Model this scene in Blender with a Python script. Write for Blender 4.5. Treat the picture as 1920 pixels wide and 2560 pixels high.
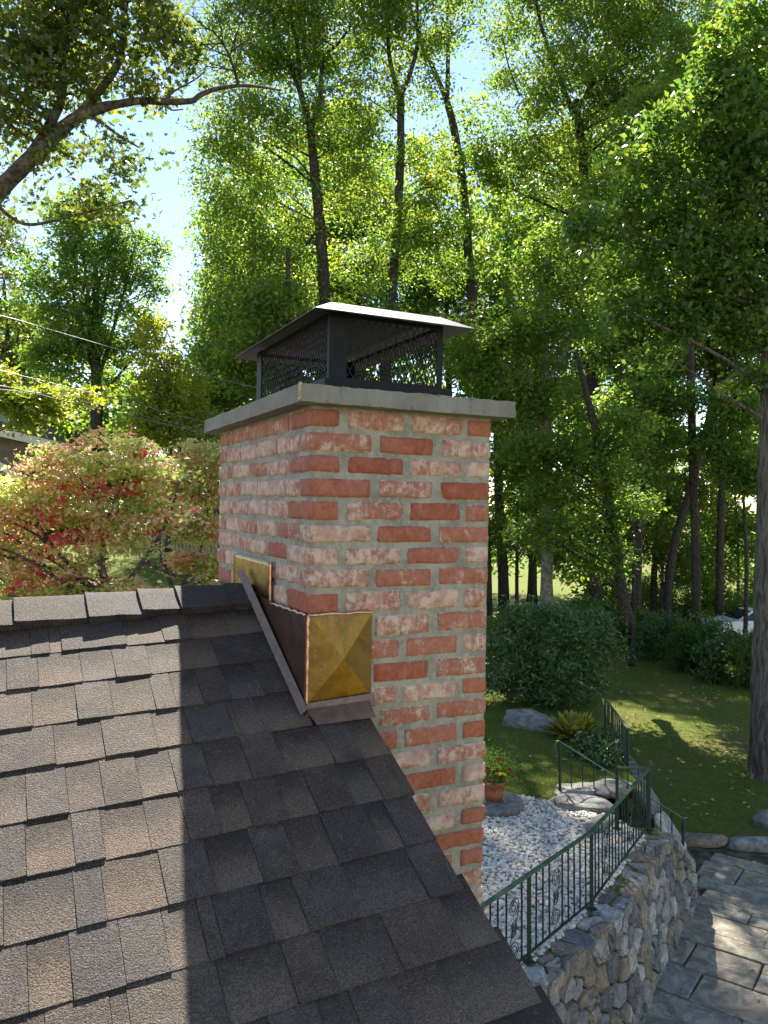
import bpy, bmesh, math, random
import numpy as np
from mathutils import Vector, Matrix, noise

for o in list(bpy.data.objects): bpy.data.objects.remove(o)
S = bpy.context.scene
C = S.collection
rng = np.random.default_rng(7)
random.seed(7)

# ------------------------------------------------------------------ camera
FPX = 1940.0                      # focal length in pixels of the 1920 x 2560 frame
CAM = np.array([-0.7894, -2.1227, -0.3351])
YAW, PITCH = math.radians(25.754), math.radians(0.4)
_f = np.array([math.sin(YAW)*math.cos(PITCH), math.cos(YAW)*math.cos(PITCH), math.sin(PITCH)])
_r = np.array([math.cos(YAW), -math.sin(YAW), 0.0])
_u = np.cross(_r, _f)
cd = bpy.data.cameras.new('camera'); co = bpy.data.objects.new('camera', cd); C.objects.link(co)
cd.sensor_fit = 'VERTICAL'; cd.sensor_height = 24.0; cd.lens = 24.0*FPX/2560.0
cd.clip_start = 0.05; cd.clip_end = 3000
m = Matrix.Identity(4)
for i in range(3):
    m[i][0], m[i][1], m[i][2], m[i][3] = _r[i], _u[i], -_f[i], CAM[i]
co.matrix_world = m
S.camera = co
S.render.resolution_x, S.render.resolution_y = 768, 1024

# ------------------------------------------------------------------ sky, sun, exposure
SUN = Vector((0.24, 0.638, 0.731)).normalized()
w = bpy.data.worlds.new('World'); S.world = w; w.use_nodes = True
wn = w.node_tree; wn.nodes.clear()
sky = wn.nodes.new('ShaderNodeTexSky'); sky.sky_type = 'NISHITA'; sky.sun_disc = False
sky.sun_elevation = math.asin(SUN.z); sky.sun_rotation = math.atan2(SUN.x, SUN.y)
sky.air_density = 1.0; sky.dust_density = 0.0; sky.ozone_density = 1.0
bg = wn.nodes.new('ShaderNodeBackground'); bg.inputs['Strength'].default_value = 0.080
wo = wn.nodes.new('ShaderNodeOutputWorld')
tn = wn.nodes.new('ShaderNodeMix'); tn.data_type = 'RGBA'; tn.blend_type = 'MULTIPLY'; tn.inputs[0].default_value = 1.0; tn.inputs[7].default_value = (1.08, 1.0, 0.91, 1)   # even warm white balance of the whole sky
wn.links.new(sky.outputs[0], tn.inputs[6]); wn.links.new(tn.outputs[2], bg.inputs[0]); wn.links.new(bg.outputs[0], wo.inputs[0])
sl = bpy.data.lights.new('sun', 'SUN'); sl.energy = 5.0; sl.angle = math.radians(0.5); sl.color = (1.0, 0.93, 0.80)
so = bpy.data.objects.new('sun', sl); C.objects.link(so)
so.rotation_euler = SUN.to_track_quat('Z', 'Y').to_euler(); so.location = (0, 0, 30)
S.view_settings.view_transform = 'Standard'; S.view_settings.look = 'None'
S.cycles.max_bounces = 14; S.cycles.diffuse_bounces = 9; S.cycles.transmission_bounces = 9
S.view_settings.exposure = 1.85; S.view_settings.gamma = 1.0

# ------------------------------------------------------------------ helpers: placing
_g = np.array([math.sin(YAW), math.cos(YAW), 0.0])
def P(x, y, d):
    """a point of the place seen in direction (x, y) of the photograph, d metres ahead"""
    return Vector(CAM + d*(_f + _r*(x-960)/FPX - _u*(y-1280)/FPX))
def Wd(X, D, z):
    """X metres to the right of the camera, D metres ahead, at height z"""
    q = CAM + X*_r + D*_g
    return Vector((q[0], q[1], z))
def XD(p):
    q = np.array(p) - CAM
    return float(q@_r), float(q@_g)
def sstep(a, b, x):
    t = np.clip((x-a)/(b-a), 0, 1); return t*t*(3-2*t)

# ------------------------------------------------------------------ helpers: objects
def tag(o, label=None, cat=None, group=None, kind=None):
    if label: o['label'] = label
    if cat: o['category'] = cat
    if group: o['group'] = group
    if kind: o['kind'] = kind
    return o
def empty(name, loc=(0, 0, 0), rz=0.0, parent=None):
    o = bpy.data.objects.new(name, None); C.objects.link(o)
    o.empty_display_size = 0.1
    o.location = loc; o.rotation_euler = (0, 0, rz)
    if parent: o.parent = parent
    return o
def link(name, me, parent=None, loc=None):
    o = bpy.data.objects.new(name, me); C.objects.link(o)
    if parent: o.parent = parent
    if loc is not None: o.location = loc
    return o
def mesh(name, V, F, mat=None, smooth=False):
    me = bpy.data.meshes.new(name); me.from_pydata([tuple(v) for v in V], [], F)
    if mat: me.materials.append(mat)
    if smooth: me.polygons.foreach_set('use_smooth', [True]*len(me.polygons))
    me.update(); return me
def fmesh(name, V, F, mat, tint=None, smooth=False):
    V = np.asarray(V, np.float32); F = np.asarray(F, np.int32); mf, k = F.shape
    me = bpy.data.meshes.new(name)
    me.vertices.add(len(V)); me.vertices.foreach_set('co', V.ravel())
    me.loops.add(mf*k); me.loops.foreach_set('vertex_index', F.ravel())
    me.polygons.add(mf); me.polygons.foreach_set('loop_start', np.arange(0, mf*k, k, dtype=np.int32))
    if smooth: me.polygons.foreach_set('use_smooth', np.ones(mf, bool))
    me.update(calc_edges=True)
    if tint is not None:
        at = me.attributes.new('tint', 'FLOAT', 'FACE'); at.data.foreach_set('value', np.asarray(tint, np.float32))
    if mat: me.materials.append(mat)
    return me
class MB:
    """collects boxes, tubes and sheets into one mesh"""
    def __init__(s): s.V = []; s.F = []
    def add(s, V, F):
        n = len(s.V); s.V += [Vector(v) for v in V]; s.F += [tuple(i+n for i in f) for f in F]; return s
    def box(s, lo, hi, M=None):
        x0, y0, z0 = lo; x1, y1, z1 = hi
        V = [Vector(v) for v in ((x0,y0,z0),(x1,y0,z0),(x1,y1,z0),(x0,y1,z0),(x0,y0,z1),(x1,y0,z1),(x1,y1,z1),(x0,y1,z1))]
        if M is not None: V = [M @ v for v in V]
        return s.add(V, [(0,3,2,1),(4,5,6,7),(0,1,5,4),(1,2,6,5),(2,3,7,6),(3,0,4,7)])
    def bar(s, a, b, wd, ht, up=(0, 0, 1)):
        a, b = Vector(a), Vector(b); d = (b-a).normalized(); u = Vector(up)
        sd = d.cross(u)
        if sd.length < 1e-4: sd = d.cross(Vector((1, 0, 0)))
        sd.normalize(); u = sd.cross(d)
        V = []
        for p in (a, b):
            for i, j in ((-1,-1),(1,-1),(1,1),(-1,1)): V.append(p + sd*(i*wd/2) + u*(j*ht/2))
        return s.add(V, [(0,1,2,3),(7,6,5,4),(0,4,5,1),(1,5,6,2),(2,6,7,3),(3,7,4,0)])
    def tube(s, pts, rad, n=8, jit=0.0, cap=True):
        pts = [Vector(p) for p in pts]
        if not hasattr(rad, '__len__'): rad = [rad]*len(pts)
        V = []; F = []; prev = None
        for i, p in enumerate(pts):
            d = (pts[min(i+1, len(pts)-1)] - pts[max(i-1, 0)])
            if d.length < 1e-6: d = Vector((0, 0, 1))
            d.normalize()
            if prev is None:
                a = d.cross(Vector((0.3, 0.9, 0.2)))
                if a.length < 1e-3: a = d.cross(Vector((1, 0, 0)))
            else: a = prev - d*prev.dot(d)
            a.normalize(); prev = a; b = d.cross(a)
            for k in range(n):
                t = 2*math.pi*k/n
                rr = rad[i]*(1 + (random.uniform(-jit, jit) if jit else 0))
                V.append(p + a*(math.cos(t)*rr) + b*(math.sin(t)*rr))
        for i in range(len(pts)-1):
            for k in range(n):
                k2 = (k+1) % n
                F.append((i*n+k, i*n+k2, (i+1)*n+k2, (i+1)*n+k))
        if cap:
            F.append(tuple(range(n-1, -1, -1))); F.append(tuple(range((len(pts)-1)*n, len(pts)*n)))
        return s.add(V, F)
    def lathe(s, prof, c=(0, 0, 0), n=24, wob=0.0):
        V = []; F = []; c = Vector(c); ph = random.random()*6
        for r, z in prof:
            for k in range(n):
                t = 2*math.pi*k/n; q = r*(1+wob*math.sin(3*t+ph))
                V.append(c + Vector((math.cos(t)*q, math.sin(t)*q, z)))
        for i in range(len(prof)-1):
            for k in range(n):
                k2 = (k+1) % n; F.append((i*n+k, i*n+k2, (i+1)*n+k2, (i+1)*n+k))
        F.append(tuple(range(n-1, -1, -1))); F.append(tuple(range((len(prof)-1)*n, len(prof)*n)))
        return s.add(V, F)
    def build(s, name, mat, parent=None, smooth=False):
        return link(name, mesh(name, s.V, s.F, mat, smooth), parent)
def smoothpath(pts, n=6):
    """Catmull-Rom through the points"""
    pts = [Vector(p) for p in pts]; out = []
    for i in range(len(pts)-1):
        p0, p1, p2, p3 = pts[max(i-1, 0)], pts[i], pts[i+1], pts[min(i+2, len(pts)-1)]
        for k in range(n):
            t = k/n
            out.append(0.5*((2*p1) + (p2-p0)*t + (2*p0-5*p1+4*p2-p3)*t*t + (3*p1-p0-3*p2+p3)*t**3))
    out.append(pts[-1]); return out

# ------------------------------------------------------------------ helpers: materials
def newmat(name):
    mt = bpy.data.materials.new(name); mt.use_nodes = True; mt.node_tree.nodes.clear(); return mt, mt.node_tree
def nd(nt, typ, props=None, **ins):
    n = nt.nodes.new('ShaderNode'+typ)
    for k, v in (props or {}).items(): setattr(n, k, v)
    for k, v in ins.items():
        s = n.inputs[int(k[1:])] if k[0] == 'i' and k[1:].isdigit() else n.inputs[k.replace('_', ' ')]
        if isinstance(v, bpy.types.NodeSocket): nt.links.new(v, s)
        else:
            if hasattr(v, '__len__') and len(v) == 3 and s.type == 'RGBA': v = (*v, 1)
            s.default_value = v
    return n
def mixc(nt, f, a, b, bt='MIX'):
    n = nt.nodes.new('ShaderNodeMix'); n.data_type = 'RGBA'; n.blend_type = bt
    for i, v in ((0, f), (6, a), (7, b)):
        if isinstance(v, bpy.types.NodeSocket): nt.links.new(v, n.inputs[i])
        else: n.inputs[i].default_value = v if i == 0 else (*v, 1)
    return n.outputs[2]
def mth(nt, op, a, b=0.0, c=None, clamp=False):
    n = nt.nodes.new('ShaderNodeMath'); n.operation = op; n.use_clamp = clamp
    for i, v in enumerate((a, b) if c is None else (a, b, c)):
        if isinstance(v, bpy.types.NodeSocket): nt.links.new(v, n.inputs[i])
        else: n.inputs[i].default_value = v
    return n.outputs[0]
def sms(nt, x, a, b):
    n = nt.nodes.new('ShaderNodeMapRange'); n.interpolation_type = 'SMOOTHSTEP'
    for i, v in ((0, x), (1, a), (2, b)):
        if isinstance(v, bpy.types.NodeSocket): nt.links.new(v, n.inputs[i])
        else: n.inputs[i].default_value = v
    return n.outputs[0]
def noi(nt, vec, scale, detail=4.0, rough=0.55, dist=0.0):
    n = nd(nt, 'TexNoise', None, Scale=scale, Detail=detail, Roughness=rough, Distortion=dist)
    nt.links.new(vec, n.inputs['Vector']); return n.outputs[0]
def bump(nt, h, strength=0.3, dist=0.01):
    return nd(nt, 'Bump', None, Strength=strength, Distance=dist, Height=h).outputs[0]
def fin(mt, nt, base, rough=0.8, metal=0.0, normal=None, spec=0.5, extra=None):
    b = nd(nt, 'BsdfPrincipled')
    for k, v in (('Base Color', base), ('Roughness', rough), ('Metallic', metal), ('Specular IOR Level', spec)):
        if isinstance(v, bpy.types.NodeSocket): nt.links.new(v, b.inputs[k])
        else: b.inputs[k].default_value = (*v, 1) if k == 'Base Color' else v
    if normal is not None: nt.links.new(normal, b.inputs['Normal'])
    o = nd(nt, 'OutputMaterial'); nt.links.new(b.outputs[0], o.inputs[0]); return mt
def ocoord(nt, rnd=True):
    tc = nd(nt, 'TexCoord').outputs['Object']
    if not rnd: return tc
    oi = nd(nt, 'ObjectInfo').outputs['Random']
    k = mth(nt, 'MULTIPLY', oi, 37.0)
    return nd(nt, 'VectorMath', {'operation': 'ADD'}, i0=tc, i1=nd(nt, 'CombineXYZ', None, X=k, Y=k, Z=k).outputs[0]).outputs[0]
def worldco(nt): return nd(nt, 'NewGeometry').outputs['Position']

M = {}
def simple(name, col, rough=0.7, metal=0.0, var=0.25, scale=8.0, bmp=0.0, bscale=60.0, spec=0.5, rnd=True, col2=None):
    mt, nt = newmat(name); v = ocoord(nt, rnd)
    n = noi(nt, v, scale, 5)
    c2 = col2 or tuple(c*(1-var*1.6) for c in col)
    c1 = tuple(min(1, c*(1+var*0.6)) for c in col)
    base = mixc(nt, sms(nt, n, 0.3, 0.7), c2, c1)
    nm = bump(nt, noi(nt, v, bscale, 4), bmp, 0.01) if bmp else None
    M[name] = fin(mt, nt, base, rough, metal, nm, spec); return M[name]

def m_brick():
    mt, nt = newmat('brick'); v = ocoord(nt)
    oc = nd(nt, 'SeparateColor', None, Color=nd(nt, 'ObjectInfo').outputs['Color'])
    wash, hue, dark = oc.outputs[0], oc.outputs[1], oc.outputs[2]
    big = noi(nt, v, 14, 6, .65, .4); mid = noi(nt, v, 60, 6, .7); fine = noi(nt, v, 320, 3, .7)
    red = mixc(nt, hue, (.30, .072, .044), (.40, .128, .056))
    red = mixc(nt, sms(nt, mid, .35, .7), mixc(nt, .45, red, (.17, .05, .034)), red)
    red = mixc(nt, mth(nt, 'MULTIPLY', dark, sms(nt, big, .42, .6)), red, (.115, .062, .042))
    st = nd(nt, 'VectorMath', {'operation': 'MULTIPLY'}, i0=v, i1=(1.0, 1.0, .22)).outputs[0]
    streak = noi(nt, st, 75, 5, .7)
    k = mth(nt, 'ADD', mth(nt, 'MULTIPLY', big, .38), mth(nt, 'ADD', mth(nt, 'MULTIPLY', mid, .30), mth(nt, 'ADD', mth(nt, 'MULTIPLY', fine, .22), mth(nt, 'MULTIPLY', streak, .22))))
    th = mth(nt, 'SUBTRACT', .725, mth(nt, 'MULTIPLY', wash, .31))
    ge = nd(nt, 'SeparateXYZ', None, Vector=nd(nt, 'TexCoord').outputs['Generated'])
    def rim(o_, a_, b_): return sms(nt, mth(nt, 'ADD', mth(nt, 'MULTIPLY', mth(nt, 'ABSOLUTE', mth(nt, 'SUBTRACT', o_, .5)), 2.0), mth(nt, 'MULTIPLY', mth(nt, 'SUBTRACT', mid, .5), .45)), a_, b_)
    rz = rim(ge.outputs[2], .74, 1.0); k = mth(nt, 'ADD', k, mth(nt, 'MULTIPLY', rz, .13))
    mk = sms(nt, k, mth(nt, 'SUBTRACT', th, .02), mth(nt, 'ADD', th, .085))
    haze_ = mth(nt, 'MULTIPLY', sms(nt, k, mth(nt, 'SUBTRACT', th, .22), mth(nt, 'ADD', th, .02)), .55)
    wcol = mixc(nt, sms(nt, noi(nt, v, 30, 4), .35, .65), (.45, .285, .24), (.60, .48, .41))
    c = mixc(nt, haze_, red, (.41, .205, .16)); c = mixc(nt, mth(nt, 'MULTIPLY', mk, .84), c, wcol)
    spk = sms(nt, fine, .66, .72)
    c = mixc(nt, mth(nt, 'MULTIPLY', spk, .5), c, (.55, .42, .36))
    hgt = mth(nt, 'ADD', mth(nt, 'MULTIPLY', mid, .6), mth(nt, 'ADD', mth(nt, 'MULTIPLY', fine, .35), mth(nt, 'MULTIPLY', mk, .25)))
    M['brick'] = fin(mt, nt, c, .92, 0, bump(nt, hgt, .55, .004), .25)
m_brick()

def m_mortar():
    mt, nt = newmat('mortar'); v = ocoord(nt, False)
    a = noi(nt, v, 9, 5, .6); b = noi(nt, v, 70, 5, .7); f = noi(nt, v, 420, 3, .7)
    c = mixc(nt, sms(nt, a, .35, .65), (.25, .234, .198), (.385, .362, .31))
    c = mixc(nt, sms(nt, b, .45, .75), c, (.46, .44, .38))
    c = mixc(nt, mth(nt, 'MULTIPLY', sms(nt, f, .5, .75), .4), c, (.17, .165, .14))
    h = mth(nt, 'ADD', b, mth(nt, 'MULTIPLY', f, .6))
    M['mortar'] = fin(mt, nt, c, .95, 0, bump(nt, h, .8, .006), .2)
m_mortar()

def m_concrete():
    mt, nt = newmat('concrete'); v = ocoord(nt, False)
    a = noi(nt, v, 7, 5, .6); b = noi(nt, v, 90, 5, .7); f = noi(nt, v, 500, 3, .8)
    c = mixc(nt, sms(nt, a, .3, .7), (.19, .184, .165), (.275, .266, .24))
    c = mixc(nt, sms(nt, f, .45, .75), c, (.31, .30, .28))
    c = mixc(nt, sms(nt, b, .60, .72), c, (.14, .135, .125))
    st = nd(nt, 'VectorMath', {'operation': 'MULTIPLY'}, i0=v, i1=(1.0, 1.0, .12)).outputs[0]
    c = mixc(nt, mth(nt, 'MULTIPLY', sms(nt, noi(nt, st, 38, 5, .7), .52, .70), .45), c, (.115, .108, .095))
    c = mixc(nt, mth(nt, 'MULTIPLY', sms(nt, noi(nt, v, 3.5, 5, .7, 1.0), .55, .7), .35), c, (.36, .33, .27))
    M['concrete'] = fin(mt, nt, c, .93, 0, bump(nt, mth(nt, 'ADD', b, f), .7, .004), .25)
m_concrete()

def m_shingle():
    mt, nt = newmat('shingle'); v = ocoord(nt)
    vl = nd(nt, 'TexCoord').outputs['Object']
    oc = nd(nt, 'SeparateColor', None, Color=nd(nt, 'ObjectInfo').outputs['Color'])
    lt, warm, grad = oc.outputs[0], oc.outputs[1], oc.outputs[2]
    gr = nd(nt, 'TexVoronoi', {'feature': 'F1'}, Scale=640.0); nt.links.new(v, gr.inputs['Vector'])
    gc = nd(nt, 'SeparateColor', None, Color=gr.outputs['Color'])
    g1, g2 = gc.outputs[0], gc.outputs[1]
    dark = mixc(nt, warm, (.028, .025, .028), (.052, .036, .030))
    lite = mixc(nt, warm, (.160, .146, .142), (.245, .175, .125))
    patch = noi(nt, v, 16, 4, .6)
    fill = mth(nt, 'ADD', lt, mth(nt, 'MULTIPLY', mth(nt, 'SUBTRACT', patch, .5), .75))
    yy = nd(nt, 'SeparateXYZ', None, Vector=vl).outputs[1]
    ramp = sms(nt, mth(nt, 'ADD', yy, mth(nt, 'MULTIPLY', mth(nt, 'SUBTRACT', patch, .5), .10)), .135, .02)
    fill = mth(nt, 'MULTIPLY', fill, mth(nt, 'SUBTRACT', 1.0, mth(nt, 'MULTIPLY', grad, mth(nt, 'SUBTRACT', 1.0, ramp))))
    pick = sms(nt, g1, mth(nt, 'SUBTRACT', .98, fill), mth(nt, 'SUBTRACT', 1.04, fill))
    c = mixc(nt, pick, dark, lite)
    avg = mixc(nt, mth(nt, 'MULTIPLY', fill, .85, clamp=True), dark, lite)
    c = mixc(nt, mth(nt, 'ADD', .38, mth(nt, 'MULTIPLY', g2, .3)), c, avg)
    c = mixc(nt, sms(nt, g2, .988, .994), c, (.30, .29, .275))
    grn = noi(nt, v, 260, 2, .5); blot = noi(nt, v, 34, 5, .7)
    c = mixc(nt, mth(nt, 'MULTIPLY', sms(nt, grn, .42, .62), .62), c, mixc(nt, .72, c, (.0, .0, .0)))
    c = mixc(nt, mth(nt, 'MULTIPLY', sms(nt, blot, .52, .72), .35), c, mixc(nt, .5, c, (.30, .235, .165)))
    hh = mth(nt, 'ADD', mth(nt, 'MULTIPLY', mth(nt, 'SUBTRACT', 1.0, gr.outputs['Distance']), .7), mth(nt, 'MULTIPLY', grn, 2.2))
    M['shingle'] = fin(mt, nt, c, .72, 0, bump(nt, hh, 1.0, .0045), .35)
m_shingle()

def m_copper(name, c1, c2, c3, rough, sc=9.0, metal=.9, streak=True):
    mt, nt = newmat(name); v = ocoord(nt, False)
    a = noi(nt, v, sc, 5, .65, 1.2); b = noi(nt, v, sc*6, 5, .7); f = noi(nt, v, 260, 4, .8)
    c = mixc(nt, sms(nt, a, .35, .62), c1, c2); c = mixc(nt, sms(nt, b, .55, .75), c, c3)
    c = mixc(nt, mth(nt, 'MULTIPLY', sms(nt, f, .58, .7), .6), c, tuple(x*.3 for x in c1))
    r = mth(nt, 'ADD', rough, mth(nt, 'MULTIPLY', mth(nt, 'SUBTRACT', b, .5), .35))
    M[name] = fin(mt, nt, c, r, metal, bump(nt, mth(nt, 'ADD', a, mth(nt, 'MULTIPLY', b, .25)), .18, .01))
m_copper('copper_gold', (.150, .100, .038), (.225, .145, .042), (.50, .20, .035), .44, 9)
m_copper('copper_roof_reflect', (.27, .145, .030), (.36, .19, .035), (.62, .24, .03), .40, 11)  # bottom facet: orange reflection of the sunlit roof painted into the copper
m_copper('copper_shade', (.115, .078, .036), (.165, .105, .038), (.22, .14, .04), .46, 9)  # right facet: darker copy of the gold copper, shade put into the colour
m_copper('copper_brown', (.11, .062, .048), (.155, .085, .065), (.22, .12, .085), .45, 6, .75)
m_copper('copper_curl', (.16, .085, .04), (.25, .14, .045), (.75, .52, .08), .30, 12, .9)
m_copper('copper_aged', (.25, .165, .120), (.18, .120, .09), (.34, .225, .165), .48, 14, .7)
m_copper('solder', (.72, .42, .31), (.60, .33, .25), (.85, .60, .50), .35, 30, .85)
simple('cap_paint', (.0075, .0095, .0140), .6, .0, .2, 12, .05, 300, .22)
def m_hood():
    mt, nt = newmat('cap_hood'); v = ocoord(nt, False)
    f = noi(nt, v, 420, 3, .8); a = noi(nt, v, 6, 4)
    c = mixc(nt, sms(nt, f, .45, .7), (.085, .085, .089), (.145, .145, .149)); c = mixc(nt, mth(nt, 'MULTIPLY', a, .3), c, (.11, .105, .10))
    M['cap_hood'] = fin(mt, nt, c, .58, .0, bump(nt, f, .25, .002), .1)
m_hood()
simple('rail_paint', (.010, .032, .021), .45, 0, .3, 30, .1, 200)
simple('rail_worn_sunlit', (.06, .11, .06), .42, 0, .35, 10, .2, 150, col2=(.025, .065, .042))  # weathered green, with the glancing sun's highlight put into the lighter colour
simple('terracotta', (.36, .115, .06), .85, 0, .2, 10, .1, 80)
simple('bark', (.105, .088, .072), .95, 0, .45, 14, 1.0, 40, .2)
simple('bark_dark', (.060, .050, .042), .95, 0, .4, 10, .8, 30, .2)
simple('bark_pale', (.19, .18, .155), .95, 0, .35, 10, .8, 34, .2)
simple('soil', (.060, .047, .034), 1.0, 0, .4, 12, .8, 50, .1)
simple('sand', (.52, .43, .30), .95, 0, .3, 60, .4, 200, .2)
simple('joint', (.13, .115, .075), 1.0, 0, .4, 5, .8, 50, .1)
simple('siding', (.42, .41, .36), .7, 0, .06, 3)
simple('trim', (.52, .50, .40), .6, 0, .08, 3)
simple('neigh_wall', (.13, .105, .085), .85, 0, .2, 4)
simple('neigh_grey', (.20, .205, .22), .8, 0, .12, 4)
simple('car_paint', (.72, .74, .76), .22, 0, .03, 2)
simple('rubber', (.02, .02, .02), .8, 0, .1, 5)
simple('wire', (.12, .12, .125), .5, .3, .1, 5)
simple('picket', (.30, .24, .17), .85, 0, .25, 12)
simple('path_stone', (.34, .32, .29), .9, 0, .2, 3, .3, 40)
def m_glass():
    mt, nt = newmat('car_glass'); M['car_glass'] = fin(mt, nt, (.02, .025, .03), .05, 0, None, .8)
m_glass()

def m_bark_ridged(name, c1, c2, sx):
    mt, nt = newmat(name); v = ocoord(nt, False)
    st = nd(nt, 'VectorMath', {'operation': 'MULTIPLY'}, i0=v, i1=(1.0, 1.0, .16)).outputs[0]
    n = noi(nt, st, sx, 5, .65, .8); f = noi(nt, v, sx*5, 4, .7)
    c = mixc(nt, sms(nt, n, .38, .62), c1, c2); c = mixc(nt, sms(nt, f, .55, .75), c, tuple(x*1.35 for x in c2))
    M[name] = fin(mt, nt, c, .95, 0, bump(nt, mth(nt, 'ADD', n, mth(nt, 'MULTIPLY', f, .25)), 1.0, .05), .2)
m_bark_ridged('bark_ridged', (.055, .046, .040), (.17, .15, .13), 14)

def m_stone(name, cols, sc=6.0, bsc=30):
    mt, nt = newmat(name); v = ocoord(nt)
    r = nd(nt, 'ObjectInfo').outputs['Random']
    cr = nd(nt, 'ValToRGB', None, Fac=r); e = cr.color_ramp
    e.interpolation = 'CONSTANT'
    while len(e.elements) < len(cols): e.elements.new(.5)
    for i, c in enumerate(cols): e.elements[i].position = i/len(cols); e.elements[i].color = (*c, 1)
    a = noi(nt, v, sc, 6, .65, 1.5); b = noi(nt, v, sc*6, 5, .7)
    st = nd(nt, 'VectorMath', {'operation': 'MULTIPLY'}, i0=v, i1=(1.0, .8, 3.0)).outputs[0]
    s_ = noi(nt, st, sc*2.2, 5, .7, 1.0)
    c = mixc(nt, sms(nt, a, .35, .7), mixc(nt, .6, cr.outputs[0], (.03, .03, .032)), cr.outputs[0])
    c = mixc(nt, mth(nt, 'MULTIPLY', sms(nt, s_, .58, .68), .55), c, (.50, .48, .44))
    c = mixc(nt, mth(nt, 'MULTIPLY', sms(nt, b, .56, .7), .4), c, (.08, .075, .065))
    M[name] = fin(mt, nt, c, .9, 0, bump(nt, mth(nt, 'ADD', a, mth(nt, 'MULTIPLY', b, .5)), .9, .03), .3)
m_stone('wall_stone', [(.30,.29,.27),(.20,.20,.21),(.36,.29,.21),(.36,.345,.32),(.23,.21,.185),(.50,.48,.45),(.16,.16,.165),(.31,.245,.175)])
m_stone('flagstone', [(.34,.305,.235),(.37,.325,.245),(.31,.29,.235),(.35,.30,.225),(.30,.295,.26)], 3.0)
m_stone('rock', [(.24,.235,.22),(.30,.29,.265),(.36,.345,.31)], 4.0)

def m_tinted(name, ramp, rough, bmp=0.0, bsc=80):
    mt, nt = newmat(name)
    at = nd(nt, 'Attribute', {'attribute_name': 'tint'}).outputs['Fac']
    cr = nd(nt, 'ValToRGB', None, Fac=at); e = cr.color_ramp
    while len(e.elements) < len(ramp): e.elements.new(.5)
    for i, c in enumerate(ramp): e.elements[i].position = i/(len(ramp)-1); e.elements[i].color = (*c, 1)
    M[name] = fin(mt, nt, cr.outputs[0], rough, 0, None, .3)
m_tinted('pebble', [(.32,.285,.25),(.64,.58,.51),(.80,.76,.69),(.60,.46,.33),(.76,.70,.62),(.40,.37,.35),(.70,.57,.44)], .7)
m_tinted('grass', [(.045,.085,.014),(.075,.125,.02),(.105,.14,.028),(.15,.14,.05)], .8)
m_tinted('petal', [(.75,.48,.01),(.80,.60,.02),(.35,.02,.01)], .6)
m_tinted('dry_leaf', [(.32,.26,.10),(.42,.38,.20),(.22,.25,.06),(.38,.30,.16)], .8)

def m_leaf(name, ramp, trans, rough=.45, tw=.5, spec=.4):
    """thin leaf: reflects a little, lets sunlight through"""
    mt, nt = newmat(name)
    at = nd(nt, 'Attribute', {'attribute_name': 'tint'}).outputs['Fac']
    def rmp(cols):
        cr = nd(nt, 'ValToRGB', None, Fac=at); e = cr.color_ramp
        while len(e.elements) < len(cols): e.elements.new(.5)
        for i, c in enumerate(cols): e.elements[i].position = i/(len(cols)-1); e.elements[i].color = (*c, 1)
        return cr.outputs[0]
    b = nd(nt, 'BsdfPrincipled', None, Roughness=rough); nt.links.new(rmp(ramp), b.inputs['Base Color'])
    b.inputs['Specular IOR Level'].default_value = spec
    t = nd(nt, 'BsdfTranslucent'); nt.links.new(rmp(trans), t.inputs[0])
    mx = nd(nt, 'MixShader', None, Fac=tw); nt.links.new(b.outputs[0], mx.inputs[1]); nt.links.new(t.outputs[0], mx.inputs[2])
    o = nd(nt, 'OutputMaterial'); nt.links.new(mx.outputs[0], o.inputs[0]); M[name] = mt
G0, G1, G2 = (.062,.125,.030), (.085,.150,.034), (.115,.165,.034)
m_leaf('leaf_green', [G0, G1, G2], [(.13,.29,.04),(.25,.42,.045),(.52,.58,.05)], tw=.52)
m_leaf('leaf_gold', [G0, G1, (.13,.15,.022)], [(.11,.24,.035),(.26,.42,.045),(.68,.66,.05)], tw=.52)
m_leaf('leaf_dark', [(.045,.092,.030), (.058,.112,.034), (.078,.13,.034)], [(.12,.26,.035),(.20,.36,.04),(.50,.56,.04)], .38, .5)
m_leaf('leaf_oak', [(.04,.065,.016), (.06,.085,.02), (.09,.10,.022)], [(.12,.20,.035),(.22,.30,.04),(.50,.48,.05)], .36, .45, .5)
m_leaf('leaf_shrub', [(.06,.12,.040), (.08,.15,.048), (.115,.18,.06)], [(.06,.15,.04),(.10,.20,.04),(.16,.26,.05)], .38, .3, .5)
m_leaf('leaf_hosta', [(.10,.14,.03), (.26,.25,.035), (.34,.27,.03)], [(.3,.35,.04),(.55,.5,.05),(.6,.45,.05)], .4, .4)
m_leaf('leaf_maple', [(.16,.26,.06), (.22,.32,.07), (.36,.44,.12), (.55,.52,.22), (.64,.48,.30), (.62,.32,.22), (.62,.06,.09)], [(.40,.60,.08),(.52,.68,.10),(.74,.80,.18),(.92,.82,.32),(.95,.66,.40),(.95,.42,.30),(.95,.07,.14)], .42, .58)
m_leaf('blade', [(.09,.15,.022),(.15,.205,.034),(.20,.215,.055)], [(.12,.2,.02),(.25,.32,.03),(.35,.33,.05)], .5, .35)

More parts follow.
